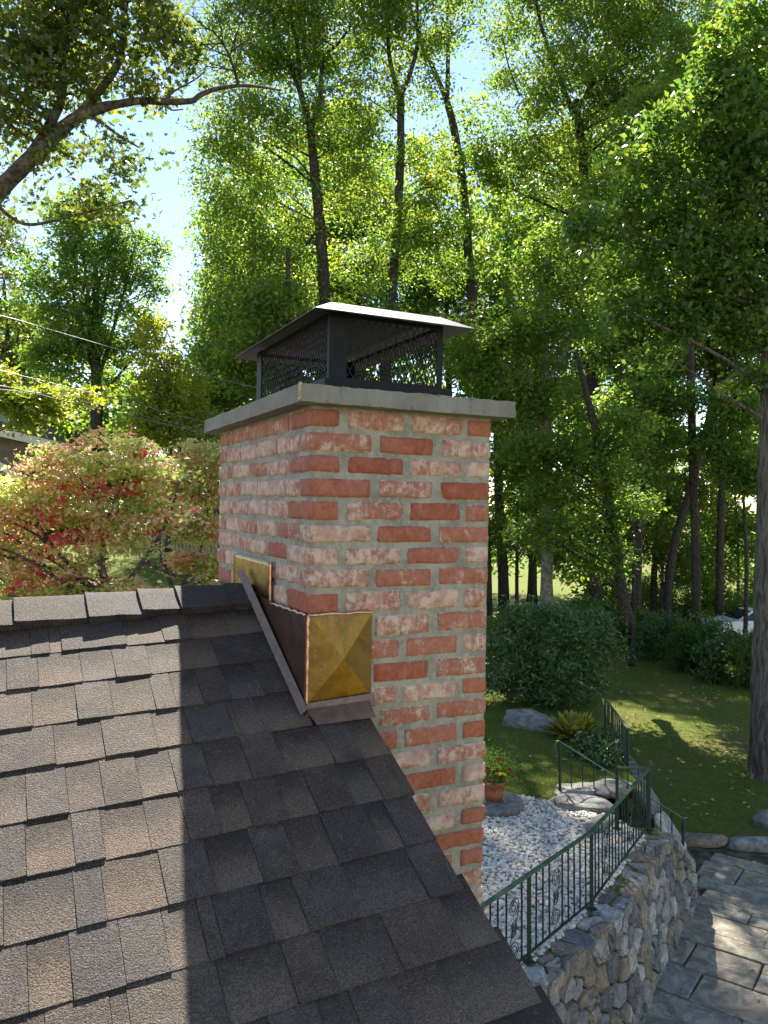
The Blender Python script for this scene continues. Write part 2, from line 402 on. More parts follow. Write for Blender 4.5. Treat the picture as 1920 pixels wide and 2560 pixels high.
def m_lawn(name, dry):
    mt, nt = newmat(name); v = worldco(nt)
    a = noi(nt, v, .55, 5, .6); b = noi(nt, v, 4.5, 5, .7); f = noi(nt, v, 45, 4, .8)
    c = mixc(nt, sms(nt, b, .3, .7), (.10, .15, .024), (.19, .22, .040))
    c = mixc(nt, mth(nt, 'MULTIPLY', sms(nt, a, .42, .62), dry), c, (.20, .16, .07))
    c = mixc(nt, mth(nt, 'MULTIPLY', sms(nt, f, .45, .7), .6), c, (.045, .06, .016))
    M[name] = fin(mt, nt, c, .95, 0, bump(nt, mth(nt, 'ADD', f, b), 1.0, .05), .15)
m_lawn('lawn_mat', .75)
m_lawn('lawn_upper_mat', .35)

# ================================================================== THE SETTING: terrain
def left_z(D): return np.interp(D, [0, 11, 15, 22, 28, 40, 80, 300], [-4.95, -4.95, -3.9, -2.7, -1.95, -1.9, -1.4, 0.0])
def right_z(D): return np.interp(D, [0, 19, 24, 34, 300], [-4.95, -4.95, -5.2, -6.3, -8.0])
def HU(X, D):
    q = X/np.maximum(D, .5)
    t = sstep(.10, -.20, q)*sstep(9, 13, D)
    return right_z(D)*(1-t) + left_z(D)*t + .03*np.sin(X*1.3+D*.7)*sstep(12.5, 15, D)
def HL(X, D):
    return -6.22 - .30*sstep(14.45, 14.15, D+.2*(X-5.3)) + .020*np.maximum(0, np.minimum(D, 34)-14) + .05*np.sin(X*.8)*np.sin(D*.5)*sstep(15.5, 18, D) + np.maximum(0, D-60)*.012
WALL = [(-.20, 6.04), (.63, 7.0), (1.49, 8.0), (2.42, 9.08), (3.86, 11.34), (4.50, 12.35)]       # line of the railing on the retaining wall
def grid_sheet(name, Ds, xfun, nx, zf, mat):
    V = []; F = []
    for D in Ds:
        xa, xb = xfun(D)
        for i in range(nx+1):
            t = i/nx; X = xa + (xb-xa)*t
            V.append(Wd(X, D, float(zf(X, D))))
    for j in range(len(Ds)-1):
        for i in range(nx):
            a = j*(nx+1)+i; F.append((a, a+1, a+nx+2, a+nx+1))
    return link(name, mesh(name, V, F, mat, True))
Dl = list(np.arange(-12, 12, 2.0)) + list(np.arange(12, 18, .25)) + list(np.arange(18, 46, 1.0)) + [50, 60, 80, 120, 200, 400, 900]
o = grid_sheet('lawn', Dl, lambda D: (-30-1.2*max(D, 0), 30+1.2*max(D, 0)), 60, HL, M['lawn_mat']); tag(o, kind='structure')
xbD = [-12, 6.04, 7.0, 8.0, 9.08, 11.34, 11.55, 11.6, 13.02, 13.1, 14.07, 16.2, 20, 45, 300]
xbX = [-12, -.02, .81, 1.67, 2.60, 4.03, 4.1, 2.95, 2.95, 4.35, 4.5, 4.75, 5.6, 9.0, 40]
def upx(D):
    b = float(np.interp(D, xbD, xbX)); return (-60-1.5*max(D, 0), b)
Du = sorted(set(list(np.arange(-12, 12, 1.0)) + xbD + list(np.arange(12, 46, .75)) + [50, 60, 80, 120, 200, 300]))
def upgrid():
    V = []; F = []; nx = 70
    for D in Du:
        xa, xb = upx(D)
        for i in range(nx+1):
            t = 1-(1-i/nx)**2.6; X = xa + (xb-xa)*t
            V.append(Wd(X, D, float(HU(X, D))))
    for j in range(len(Du)-1):
        for i in range(nx):
            a = j*(nx+1)+i; F.append((a, a+1, a+nx+2, a+nx+1))
    return link('lawn_terrace', mesh('lawn_terrace', V, F, M['lawn_upper_mat'], True))
tag(upgrid(), kind='structure')

# ================================================================== CHIMNEY
RC = Matrix(((0.99996, 0.00014, 0.00912), (0.00008, 0.99971, -0.02398), (-0.00912, 0.02398, 0.99967)))
CW, CD, H = 0.629, 1.096, 0.07
def frame(name, R3, loc):
    o = empty(name); mm = R3.to_4x4(); mm.translation = Vector(loc); o.matrix_world = mm; return o
def rock_small():
    bm = bmesh.new(); bmesh.ops.create_icosphere(bm, subdivisions=1, radius=.0045)
    for v in bm.verts: v.co *= 1+.4*noise.noise(v.co*300)
    me = bpy.data.meshes.new('crumb'); bm.to_mesh(me); bm.free(); me.materials.append(M['concrete']); return me
chim = frame('brick_chimney', RC, (0, 0, 0))
tag(chim, 'weathered red brick chimney with whitewashed bricks rising beside the shingled roof', 'chimney')
adj = [0, -5, -4, -1, 0, 0, 2.8, 5.5, 6, 3, 0, -2, -4, -2.4, -2, -4, -4, -5, -7, -3, -1, 0, 2, 2, 0]
ZJ = [-.012] + [-k*H + adj[k]/800 for k in range(1, 25)]
for k in range(25, 74): ZJ.append(ZJ[-1]-H)

def brick_mesh(sx, sy, sz, seed, nx=9, ny=4, nz=4, rad=.007, chip=.5):
    """worn brick: rounded box with wavering edges, centred on its origin"""
    idx = {}; V = []; F = []
    hx, hy, hz = sx/2, sy/2, sz/2
    def vert(i, j, k):
        key = (i, j, k)
        if key in idx: return idx[key]
        p = Vector((-hx + sx*i/nx, -hy + sy*j/ny, -hz + sz*k/nz))
        inn = Vector((max(-hx+rad, min(hx-rad, p.x)), max(-hy+rad, min(hy-rad, p.y)), max(-hz+rad, min(hz-rad, p.z))))
        d = p - inn
        if d.length > 1e-7:
            edge = sum(abs(c) > 1e-6 for c in d) > 1
            nn = noise.noise(inn*28 + Vector((seed*3.1, seed*1.7, seed)))
            nf = noise.noise(inn*75 + Vector((seed, seed*2.3, 4)))
            r = rad
            if edge: r = rad*(1 - max(0, nn)*chip*1.3 - max(0, nf)*.5*chip)
            p = inn + d.normalized()*r
            p += d.normalized()*(noise.noise(inn*18+Vector((seed, 9, seed)))*.0022 + nf*.0011)
        idx[key] = len(V); V.append(p); return idx[key]
    for i in range(nx):
        for k in range(nz):
            F.append((vert(i,0,k), vert(i+1,0,k), vert(i+1,0,k+1), vert(i,0,k+1)))
            F.append((vert(i,ny,k), vert(i,ny,k+1), vert(i+1,ny,k+1), vert(i+1,ny,k)))
    for j in range(ny):
        for k in range(nz):
            F.append((vert(0,j,k), vert(0,j,k+1), vert(0,j+1,k+1), vert(0,j+1,k)))
            F.append((vert(nx,j,k), vert(nx,j+1,k), vert(nx,j+1,k+1), vert(nx,j,k+1)))
    for i in range(nx):
        for j in range(ny):
            F.append((vert(i,j,0), vert(i,j+1,0), vert(i+1,j+1,0), vert(i+1,j,0)))
            F.append((vert(i,j,nz), vert(i+1,j,nz), vert(i+1,j+1,nz), vert(i,j+1,nz)))
    return V, F
nb = [0]
def brick(x0, x1, y0, y1, k, wash, hue=.3, dark=0.0):
    """one brick of course k (1 = top)"""
    zt, zb = ZJ[k-1]-.0055, ZJ[k]+.0055
    if k == 1: zt = -.014
    nb[0] += 1; sd = nb[0]*1.37
    jz = random.uniform(-.0022, .0022); hz = random.uniform(-.002, .0015)
    sx, sy, sz = x1-x0, y1-y0, zt-zb+hz
    lng = sx > sy
    V, F = brick_mesh(sx, sy, sz, sd, 11 if lng else 5, 5 if lng else 11, 5, .0075, random.uniform(.3, 1.2))
    o = link('brick', mesh('brick', V, F, M['brick'], True), chim, ((x0+x1)/2, (y0+y1)/2, (zt+zb)/2+jz))
    o.rotation_euler = (random.uniform(-.008, .008), random.uniform(-.009, .009), random.uniform(-.004, .004))
    o.color = (wash, hue, dark, 1); return o
BD = .092
# front face, course by course: spans along the face and how far each brick is whitewashed (wash, hue, brown)
FR = {
 1: [(.002,.095,.28,.15,.3),(.119,.308,.62,.75,0),(.333,.517,.66,.8,0),(.535,.628,.2,.7,0)],
 2: [(.003,.198,.55,.4,0),(.225,.412,.16,.4,0),(.440,.625,.74,.5,0)],
 3: [(.004,.095,.35,.1,0),(.119,.307,.12,.1,0),(.329,.519,.76,.4,0),(.536,.626,.95,.5,0)],
 4: [(.005,.195,.20,.35,0),(.225,.411,.60,.1,0),(.439,.626,.02,.35,0)],
 5: [(.004,.092,.22,.6,0),(.120,.312,.52,.2,0),(.331,.516,.10,.4,0),(.537,.621,.42,.5,0)],
 6: [(.004,.200,.86,.5,0),(.221,.411,.16,.4,0),(.436,.624,.42,.6,0)],
 7: [(.003,.095,.78,.3,.2),(.116,.304,.70,.1,.9),(.326,.515,.38,.25,0),(.537,.625,.82,.2,.5)],
 8: [(.004,.197,.68,.3,0),(.219,.411,.40,.3,0),(.440,.625,.46,.3,0)],
 9: [(.003,.097,.18,.4,0),(.121,.306,.74,.4,0),(.330,.519,.80,.5,0),(.536,.624,.66,.7,0)],
 10: [(.003,.197,.5,.3,0),(.219,.408,.66,.5,0),(.438,.625,.52,.6,0)],
 11: [(.003,.095,.5,.3,0),(.119,.304,.44,.2,0),(.328,.513,.44,.6,0),(.535,.626,.80,.6,0)],
 12: [(.003,.195,.5,.3,0),(.218,.407,.10,.3,0),(.438,.627,.50,.1,.3)],
 13: [(.003,.095,.5,.3,0),(.119,.298,.52,.5,0),(.320,.511,.74,.5,0),(.533,.627,.16,1,0)],
 14: [(.003,.21,.5,.3,0),(.235,.421,.52,.2,.7),(.441,.629,.45,.2,.2)],
 15: [(.003,.095,.5,.3,0),(.119,.305,.28,.3,0),(.328,.518,.42,.6,0),(.539,.629,.10,.7,0)],
 16: [(.003,.21,.5,.3,0),(.235,.420,.80,.5,0),(.444,.631,.72,.2,1)],
 17: [(.003,.1,.5,.3,0),(.123,.305,.5,.3,0),(.328,.518,.14,.55,0),(.542,.631,.86,.2,.5)],
 18: [(.003,.21,.5,.3,0),(.235,.425,.50,.3,0),(.452,.632,.80,.5,0)],
 19: [(.003,.1,.5,.3,0),(.123,.305,.5,.3,0),(.328,.515,.84,.3,.6),(.540,.632,.22,.8,.2)],
 20: [(.003,.21,.5,.3,0),(.235,.41,.5,.3,0),(.435,.632,.16,.6,0)],
 21: [(.003,.1,.5,.3,0),(.123,.305,.5,.3,0),(.328,.512,.62,.3,0),(.540,.632,.24,.8,0)],
 22: [(.003,.21,.5,.3,0),(.235,.41,.5,.3,0),(.435,.631,.68,.4,0)],
 23: [(.003,.1,.5,.3,0),(.123,.305,.5,.3,0),(.328,.515,.4,.3,.2),(.537,.631,.75,.1,1)],
 24: [(.003,.21,.5,.3,0),(.235,.41,.5,.3,0),(.435,.631,.7,.4,0)],
}
for k, row in FR.items():
    n = len(row)
    for i, (a, b, ws, hu, dk) in enumerate(row):
        y0 = random.uniform(-.0015, .0025)
        if i == 0: y1 = .192 if k % 2 else .092           # corner brick turns on to the side face
        elif i == n-1: y1 = .20 if k % 2 else .10
        else: y1 = BD
        x0 = -random.uniform(0, .002) if i == 0 else a
        brick(x0, b, y0, y1, k, ws, hu, dk)
odd = [(.210,.425),(.438,.652),(.664,.880),(.893,1.096)]
even = [(.104,.316),(.330,.541),(.553,.766),(.781,.978),(.992,1.096)]
washL = {1:[.45,.4,.42,.3],2:[.66,.72,.72,.62,.5],3:[.72,.45,.76,.5],4:[.62,.74,.72,.62,.5],5:[.66,.78,.62,.7],6:[.42,.76,.5,.8,.6],7:[.18,.66,.6,.76],8:[.62,.6,.62,.72,.5],9:[.72,.5,.66,.34],10:[.5]*5,11:[.5]*4,12:[.5]*5}
for k in range(1, 13):
    for i, (a, b) in enumerate(odd if k % 2 else even):
        j = random.uniform(-.004, .004)
        brick(random.uniform(-.002, .002), BD, a+j, b+j, k, washL[k][i]*1.0+.10, .75 if k == 1 else .12, .15)
# remaining bricks: far faces and the shaft lower down, one joined part
mb = MB(); rc = random.Random(3)
def put(x0, x1, y0, y1, k):
    V, F = brick_mesh(x1-x0, y1-y0, ZJ[k-1]-ZJ[k]-.011, rc.random()*90, 2, 2, 2, .006, .6)
    c = Vector(((x0+x1)/2, (y0+y1)/2, (ZJ[k-1]+ZJ[k])/2)); mb.add([v+c for v in V], F)
for k in range(1, 72):
    if k == 1: continue
    oddk = k % 2
    s0 = .205 if oddk else .105
    y = s0
    while y < CD-.05:                                     # right face
        y1 = min(y+.198, CD); put(CW-BD, CW, y+.006, y1-.006, k); y = y1+.006
    x = .10 if oddk else .20
    while x < CW-BD-.04:                                  # back face
        x1 = min(x+.198, CW-BD-.012); put(x, x1-.006, CD-BD, CD, k); x = x1+.006
    if k > 24:
        for a, b in ([(.003,.095),(.119,.308),(.333,.517),(.537,.629)] if oddk else [(.003,.198),(.225,.412),(.44,.629)]): put(a, b, 0, BD, k)
    if k > 12:
        for a, b in (odd if oddk else even): put(0, BD, a, b, k)
o = mb.build('brickwork', M['brick'], chim, True); o['kind'] = 'stuff'; o.color = (.5, .3, .1, 1)
# mortar: a core with a gently uneven skin
def uneven_box(lo, hi, step, amp, seed=0.0):
    bm = bmesh.new(); bmesh.ops.create_cube(bm, size=1.0)
    L = [hi[i]-lo[i] for i in range(3)]
    for e in list(bm.edges): pass
    for v in bm.verts: v.co = Vector([lo[i] + (v.co[i]+.5)*L[i] for i in range(3)])
    for ax in range(3):
        n = max(1, int(L[ax]/step))
        for i in range(1, n):
            pc = Vector((0, 0, 0)); pc[ax] = lo[ax] + L[ax]*i/n; pn = Vector((0, 0, 0)); pn[ax] = 1
            bmesh.ops.bisect_plane(bm, geom=bm.verts[:]+bm.edges[:]+bm.faces[:], plane_co=pc, plane_no=pn)
    bm.normal_update()
    for v in bm.verts:
        q = v.co*31 + Vector((seed, seed, seed)); v.co += v.normal*(noise.noise(q)*amp + noise.noise(q*3.1)*amp*.6)
    me = bpy.data.meshes.new('m'); bm.to_mesh(me); bm.free(); return me
me = uneven_box((.0062, .0062, -1.75), (CW-.006, CD-.006, -.004), .024, .0022); me.materials.append(M['mortar'])
me.polygons.foreach_set('use_smooth', [True]*len(me.polygons)); link('mortar', me, chim)
mb = MB(); mb.box((.008, .008, -5.3), (CW-.008, CD-.008, -1.745)); mb.build('mortar', M['mortar'], chim)
me = uneven_box((-.052, -.052, -.006), (CW+.052, CD+.052, .045), .013, .0026, 5.0); me.materials.append(M['concrete'])
crown = link('concrete_crown', me, chim)
mb = MB(); cpts = [Vector((-.0545+.003*noise.noise(Vector((i*.8, 0, 1))), -.0545+.003*noise.noise(Vector((i*.8, 4, 1))), .046-.050*i/9)) for i in range(10)]
mb.tube(cpts, [.0045*(1+.7*noise.noise(Vector((i*1.1, 2, 2)))) for i in range(10)], 6); mb.build('mortar_crack', M['sand'], crown, True)
for i in range(14):                                              # crumbs of mortar left along the edge
    xx = random.uniform(-.04, CW); ob = link('mortar_crumb', bpy.data.meshes.get('crumb') or rock_small(), crown, (xx, -.054+random.uniform(-.002, .002), random.choice((.0435, -.004, .0)))); ob.scale = [random.uniform(.5, 1.3)]*3
mb = MB()                                                    # flue opening inside the cap
for lo, hi in (((.17,.22,.0455),(.46,.245,.10)),((.17,.855,.0455),(.46,.88,.10)),((.17,.245,.0455),(.195,.855,.10)),((.435,.245,.0455),(.46,.855,.10))): mb.box(lo, hi)
mb.build('flue_tile', M['terracotta'], chim)

# ================================================================== CHIMNEY CAP
cap = frame('chimney_cap', RC, RC @ Vector((0, 0, .0455)))
tag(cap, 'dark metal chimney cap with grey sheet hood and expanded mesh sides on the crown slab', 'chimney cap')
cx0, cx1, cy0, cy1 = .112, CW-.107, .150, CD-.150
ZB, ZT = .0, .255
mb = MB()                                                    # base flange ring
fl = .034
for a, b in (((cx0-.022,cy0-.022),(cx1+.022,cy0)),((cx0-.022,cy1),(cx1+.022,cy1+.022)),((cx0-.022,cy0),(cx0,cy1)),((cx1,cy0),(cx1+.022,cy1))):
    mb.box((a[0],a[1],.001),(b[0],b[1],.052))
mb.build('base_flange', M['cap_paint'], cap)
pw, pt = .058, .0025
for ix, (px, sx) in enumerate(((cx0, 1), (cx1, -1))):
    for py, sy in ((cy0, 1), (cy1, -1)):
        mb = MB(); pw = .060 if (ix == 0) == (py == cy0) else .022; lw = .060 if py == cy1 else .016
        a, b = sorted((px, px+sx*pw)); c, d = sorted((py, py+sy*pt)); mb.box((a,c,.002),(b,d,ZT+.012))
        a, b = sorted((px, px+sx*pt)); c, d = sorted((py+sy*pt, py+sy*lw)); mb.box((a,c,.002),(b,d,ZT+.012))
        a, b = sorted((px+sx*pt, px+sx*pw)); mb.box((a, min(py+sy*pt, py+sy*.012), .002), (b, max(py+sy*pt, py+sy*.012), .03))
        mb.build('corner_post', M['cap_paint'], cap)
def mesh_panel(p0, p1, nrm):
    """expanded metal: two families of slanted strands within a frame"""
    p0, p1 = Vector(p0), Vector(p1); L = (p1-p0).length; d = (p1-p0)/L; Hh = ZT-.055
    mb = MB(); pu, pv = .0255, .047; sl = pv/pu
    for sgn in (1, -1):
        c = -Hh/sl
        n0 = int(-Hh/sl/pu)-1
        for i in range(n0, int(L/pu)+int(Hh/sl/pu)+2):
            u0 = i*pu; pts = []
            ua, ub = (u0, u0+Hh/sl) if sgn > 0 else (u0+Hh/sl, u0)
            # clip to 0..L
            za, zb = 0.0, Hh
            if sgn > 0:
                if ua < 0: za = -ua*sl; ua = 0
                if ub > L: zb = Hh-(ub-L)*sl; ub = L
            else:
                if ua > L: za = (ua-L)*sl; ua = L
                if ub < 0: zb = Hh+ub*sl; ub = 0
            if zb-za < .004: continue
            mb.bar(p0+d*ua+Vector((0,0,.055+za))+Vector(nrm)*(.0008*sgn), p0+d*ub+Vector((0,0,.055+zb))+Vector(nrm)*(.0008*sgn), .0031, .0014, nrm)
    o = mb.build('mesh_panel', M['cap_paint'], cap)
    fb = MB(); fb.bar(p0+Vector((0,0,.056)), p1+Vector((0,0,.056)), .006, .012); fb.build('panel_rail', M['cap_paint'], o)
    fb = MB(); fb.bar(p0+Vector((0,0,ZT+.004)), p1+Vector((0,0,ZT+.004)), .006, .014); fb.build('panel_rail', M['cap_paint'], o)
e = .005
mesh_panel((cx0+.006, cy0+e, 0), (cx1-.006, cy0+e, 0), (0, 1, 0)); mesh_panel((cx0+.006, cy1-e, 0), (cx1-.006, cy1-e, 0), (0, 1, 0))
mesh_panel((cx0+e, cy0+.006, 0), (cx0+e, cy1-.006, 0), (1, 0, 0)); mesh_panel((cx1-e, cy0+.006, 0), (cx1-e, cy1-.006, 0), (1, 0, 0))
# hood: flat lid with sloping skirts, sheet metal
oh, zs, zt_ = .078, ZT-.004, ZT+.040
V = [];
for z_, off, up in ((zs, oh, 0), (zt_, -.005, 0), (zt_+.028, -.16, 0)):
    V += [(cx0-off, cy0-off, z_), (cx1+off, cy0-off, z_), (cx1+off, cy1+off, z_), (cx0-off, cy1+off, z_)]
F = []
for r in range(2):
    for i in range(4):
        j = (i+1) % 4; F.append((r*4+i, r*4+j, r*4+4+j, r*4+4+i))
F.append((8, 9, 10, 11))
th = .0022; n0 = len(V)
V += [(x, y, z-th) for x, y, z in V]; F += [tuple(i+n0 for i in reversed(f)) for f in F]
F += [(i, i+n0, (i+1) % 4+n0, (i+1) % 4) for i in range(4)]
link('hood', mesh('hood', V, F, M['cap_hood']), cap)

# ================================================================== HOUSE: roof with shingles
A_ = Vector((0.9994358, 0.00286058, 0.03346495)); B_ = Vector((-0.01870589, 0.87494317, 0.48386417)); N_ = Vector((-0.02789579, -0.48421716, 0.87450304))
RR = Matrix((A_, B_, N_)).transposed()
RO = Vector((-0.00819, 0.02153, -0.89743))
house = frame('house', RR, RO)
tag(house, 'house with dark brown and grey asphalt shingle roof in the foreground', 'house')
VR, UL, VE, UR = .655, -5.5, -5.2, .165
mb = MB(); mb.box((UL, VE, -.05), (UR, -.005, -.012)); mb.box((UL, -.005, -.05), (-.006, VR, -.012))
roof = mb.build('roof', M['soil'], house)
courses = [.505, .382, .236, .083, -.062, -.219, -.366, -.516, -.660, -.797, -.942]
while courses[-1] > VE: courses.append(courses[-1]-.145)
cuts = {1: [-.716,-.666,-.633,-.45,-.338,-.253,-.13], 2: [-.702,-.588,-.498,-.399,-.304,-.198,-.062], 3: [-.723,-.613,-.522,-.411,-.353,-.279,-.198,-.1],
        4: [-.677,-.56,-.429,-.34,-.224,-.207,-.14,-.03], 5: [-.747,-.658,-.579,-.493,-.408,-.321,-.218,-.124,.012,.095],
        6: [-.753,-.656,-.594,-.495,-.409,-.334,-.257,-.167,-.087,.01,.092], 7: [-.799,-.665,-.607,-.484,-.38,-.274,-.186,-.09,.03,.085],
        8: [-.759,-.683,-.588,-.502,-.428,-.395,-.29,-.212,-.09,.08], 9: [-.734,-.622,-.591,-.419,-.282,-.196,-.05,.10]}
rs = random.Random(11)
def shingle(u0, u1, v0, v1, lift, col, seed, parent):
    nu, nv = max(2, int((u1-u0)/.03)), 3
    V = []; F = []
    for j in range(nv+1):
        for i in range(nu+1):
            u, v = u0+(u1-u0)*i/nu, v0+(v1-v0)*j/nv
            wv = (.0036+lift)*(1-j/nv) + .0005
            wv += noise.noise(Vector((u*9, v*9, seed)))*.0016
            if j == 0: v += noise.noise(Vector((u*30, seed, 2)))*.0022; wv += noise.noise(Vector((u*7, seed*1.3, 5)))*.0025
            V.append(Vector((u-u0, v-v0, wv)))
    for j in range(nv):
        for i in range(nu):
            a = j*(nu+1)+i; F.append((a, a+1, a+nu+2, a+nu+1))
    n0 = len(V)                                                        # skirts: butt edge and sides
    for i in range(nu+1): V.append(V[i]+Vector((0, .001, -.0085-lift)))
    for i in range(nu): F.append((n0+i, n0+i+1, i+1, i))
    for side, i0 in ((0, 0), (1, nu)):
        n1 = len(V)
        for j in range(nv+1): V.append(V[j*(nu+1)+i0]+Vector((0, 0, -.007)))
        for j in range(nv):
            q = (j*(nu+1)+i0, n1+j, n1+j+1, (j+1)*(nu+1)+i0); F.append(q if side else q[::-1])
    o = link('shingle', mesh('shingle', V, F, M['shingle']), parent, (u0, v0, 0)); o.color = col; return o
cnt = 0
for ci in range(1, len(courses)):
    v0 = courses[ci]
    if v0 < -2.6: break
    ur = -.012 if v0 > -.1 else .176 + max(0, min(1.2, -.70-v0))*.13 + rs.uniform(-.006, .006)
    if ci == 4: ur = -.001
    cs = sorted(cuts.get(ci, []))
    if not cs:
        u = -.9; cs = []
        while u < .10: u += rs.choice((.07,.10,.13,.16,.19)); cs.append(u)
        cs = [c for c in cs if c < .13]
    left = cs[0]
    while left > -1.75: left -= rs.choice((.08,.12,.16,.2)); cs.insert(0, left)
    cs = [c for c in cs if c < ur-.03] + [ur]
    up = rs.random() < .5
    for i in range(len(cs)-1):
        up = not up if rs.random() < .85 else up
        lift = .0030 if up else 0
        lt = rs.uniform(.34, .54) if up else rs.uniform(.56, .88)
        if rs.random() < .15: lt *= .65
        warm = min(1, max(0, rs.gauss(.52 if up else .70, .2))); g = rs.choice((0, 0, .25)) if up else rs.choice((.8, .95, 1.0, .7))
        top = v0+.178
        if ci == 5 and cs[i+1] > 0: top = v0+.15
        shingle(cs[i]+.0006, cs[i+1]-.0006, v0+rs.uniform(-.0025, .0025), top, lift, (lt, warm, g, 1), cnt*1.7, roof); cnt += 1
# lower courses behind and below the camera, and the part of the slope further left: joined
mb = MB(); v = courses[0]
for ci in range(0, len(courses)):
    v0 = courses[ci]
    if v0 < -2.6:
        mb.add([(UL, v0, .009), (.176, v0, .009), (.176, v0+.17, .0), (UL, v0+.17, .0), (UL, v0, -.004), (.176, v0, -.004)], [(0,1,2,3),(4,5,1,0)])
    else:
        mb.add([(UL, v0, .009), (-1.755, v0, .009), (-1.755, v0+.17, .0), (UL, v0+.17, .0), (UL, v0, -.004), (-1.755, v0, -.004)], [(0,1,2,3),(4,5,1,0)])
o = mb.build('shingle_field', M['shingle'], roof); o['kind'] = 'stuff'; o.color = (.45, .45, 0, 1)
# far slope of the gable, hidden behind the ridge
BS = Vector((0, .66, -.75)).normalized()          # direction down the far slope in roof axes (about 58 degrees folded)
mb = MB(); nb_ = Vector((0, .75, .66))
for i in range(34):
    a0 = Vector((0, VR, -.006)) + BS*(.14*i); a1 = a0 + BS*.17
    for ua, ub in ((UL, -.012 if i*.14 < 1.0 else .176),):
        q = [Vector((ua, a0.y, a0.z)), Vector((ub, a0.y, a0.z)), Vector((ub, a1.y, a1.z))+nb_*.009, Vector((ua, a1.y, a1.z))+nb_*.009]
        mb.add(q+[q[2]-nb_*.012, q[3]-nb_*.012], [(0,3,2,1),(3,5,4,2)])
o = mb.build('shingle_field', M['shingle'], roof); o['kind'] = 'stuff'; o.color = (.45, .4, 0, 1)
# ridge caps
RCAP = [(-.006, -.092, .28, .1), (-.085, -.262, .20, .2), (-.255, -.385, .14, .4), (-.375, -.548, .30, .0), (-.535, -.757, .10, 1), (-.74, -.93, .12, 1), (-.92, -1.12, .4, .4), (-1.1, -1.3, .5, .3), (-1.28, -1.48, .4, .6), (-1.46, -1.66, .4, .5)]
for i, (ub, ua, lt, warm) in enumerate(RCAP):
    V = []; F = []
    nu, prof = 6, []
    vb = .505 + (0.012 if i == 2 else 0) + rs.uniform(-.004, .004)
    prof = [(vb, .017), (vb, .026), (vb+.05, .0235), (vb+.10, .022), (VR-.022, .020), (VR-.006, .016), (VR+.012, .000), (VR+.035, -.03), (VR+.075, -.078), (VR+.10, -.108)]
    for j, (v, wv) in enumerate(prof):
        for k in range(nu+1):
            t = k/nu; u = ua+(ub-ua)*t
            ww = wv + .010*(1-t) + noise.noise(Vector((u*8, v*8, i*3.3)))*.003
            vv = v + (noise.noise(Vector((u*25, i*2.1, 1)))*.003 if j < 2 else 0)
            if j == 0: ww = .006
            V.append(Vector((u-ua, vv-vb, ww)))
    for j in range(len(prof)-1):
        for k in range(nu):
            a = j*(nu+1)+k; F.append((a, a+1, a+nu+2, a+nu+1))
    for k, fl_ in ((0, True), (nu, False)):
        n1 = len(V)
        for j in range(len(prof)): V.append(V[j*(nu+1)+k]+Vector((0, -.001 if j < 6 else -.004, -.006)))
        for j in range(len(prof)-1):
            q = (j*(nu+1)+k, n1+j, n1+j+1, (j+1)*(nu+1)+k); F.append(q[::-1] if not fl_ else q)
    o = link('ridge_shingle', mesh('ridge_shingle', V, F, M['shingle']), roof, (ua, vb, 0)); o.color = (lt, warm, 0, 1)
# walls under the roof (in world axes, parented to the house)
def world_child(name, mb, mat, parent=house):
    inv = (RR.to_4x4()); inv.translation = RO; inv = inv.inverted()
    mb.V = [inv @ v for v in mb.V]; return mb.build(name, mat, parent)
zr = lambda y: -.93 + .553*(y-.02)
mb = MB(); ya, yb, yc = -4.0, .60, 4.9
pl = [(ya, zr(ya)-.1), (yb, zr(yb)-.1), (yc, zr(ya)-.25), (yc, -5.2), (ya, -5.2)]
V = [Vector((x, y, z)) for x in (.02, -5.2) for y, z in pl]
# keep the gable wall behind the chimney: left of the rake edge
mb.add(V, [(0,4,3,2,1), (5,6,7,8,9), (0,5,9,4), (2,3,8,7)])
world_child('wall', mb, M['siding'])
mb = MB(); mb.bar(Vector((.150, -.02, zr(-.02)-.14)), Vector((.150, -4.5, zr(-4.5)-.14)), .022, .14, (0, .48, .87)); world_child('rake_board', mb, M['trim'])
mb = MB()
mb.add([(-.001, -.001, .0035), (.181, -.001, .0035), (.181, -4.9, .0035), (-.001, -4.9, .0035)], [(0, 3, 2, 1)])

# ================================================================== COPPER FLASHING
flash = frame('copper_flashing', RC, (0, 0, 0))
tag(flash, 'stepped copper flashing with golden cross-folded front panel where roof meets chimney', 'flashing')
y_ = -.006
def sub_sheet(poly_fn, nu, nv, name, mat, parent, solid=.0025, nrm=Vector((0, 1, 0)), smooth=True):
    V = [poly_fn(i/nu, j/nv) for j in range(nv+1) for i in range(nu+1)]
    F = []
    for j in range(nv):
        for i in range(nu):
            a = j*(nu+1)+i; F.append((a, a+1, a+nu+2, a+nu+1))
    n0 = len(V); V += [Vector(v)+nrm*solid for v in V]; F += [tuple(q+n0 for q in reversed(f)) for f in F]
    bd = [i for i in range(nu)] + [j*(nu+1)+nu for j in range(nv)] + [nv*(nu+1)+i for i in range(nu, 0, -1)] + [j*(nu+1) for j in range(nv, 0, -1)]
    for a, b in zip(bd, bd[1:]+bd[:1]): F.append((b, a, a+n0, b+n0))
    return link(name, mesh(name, V, F, mat, smooth), parent)
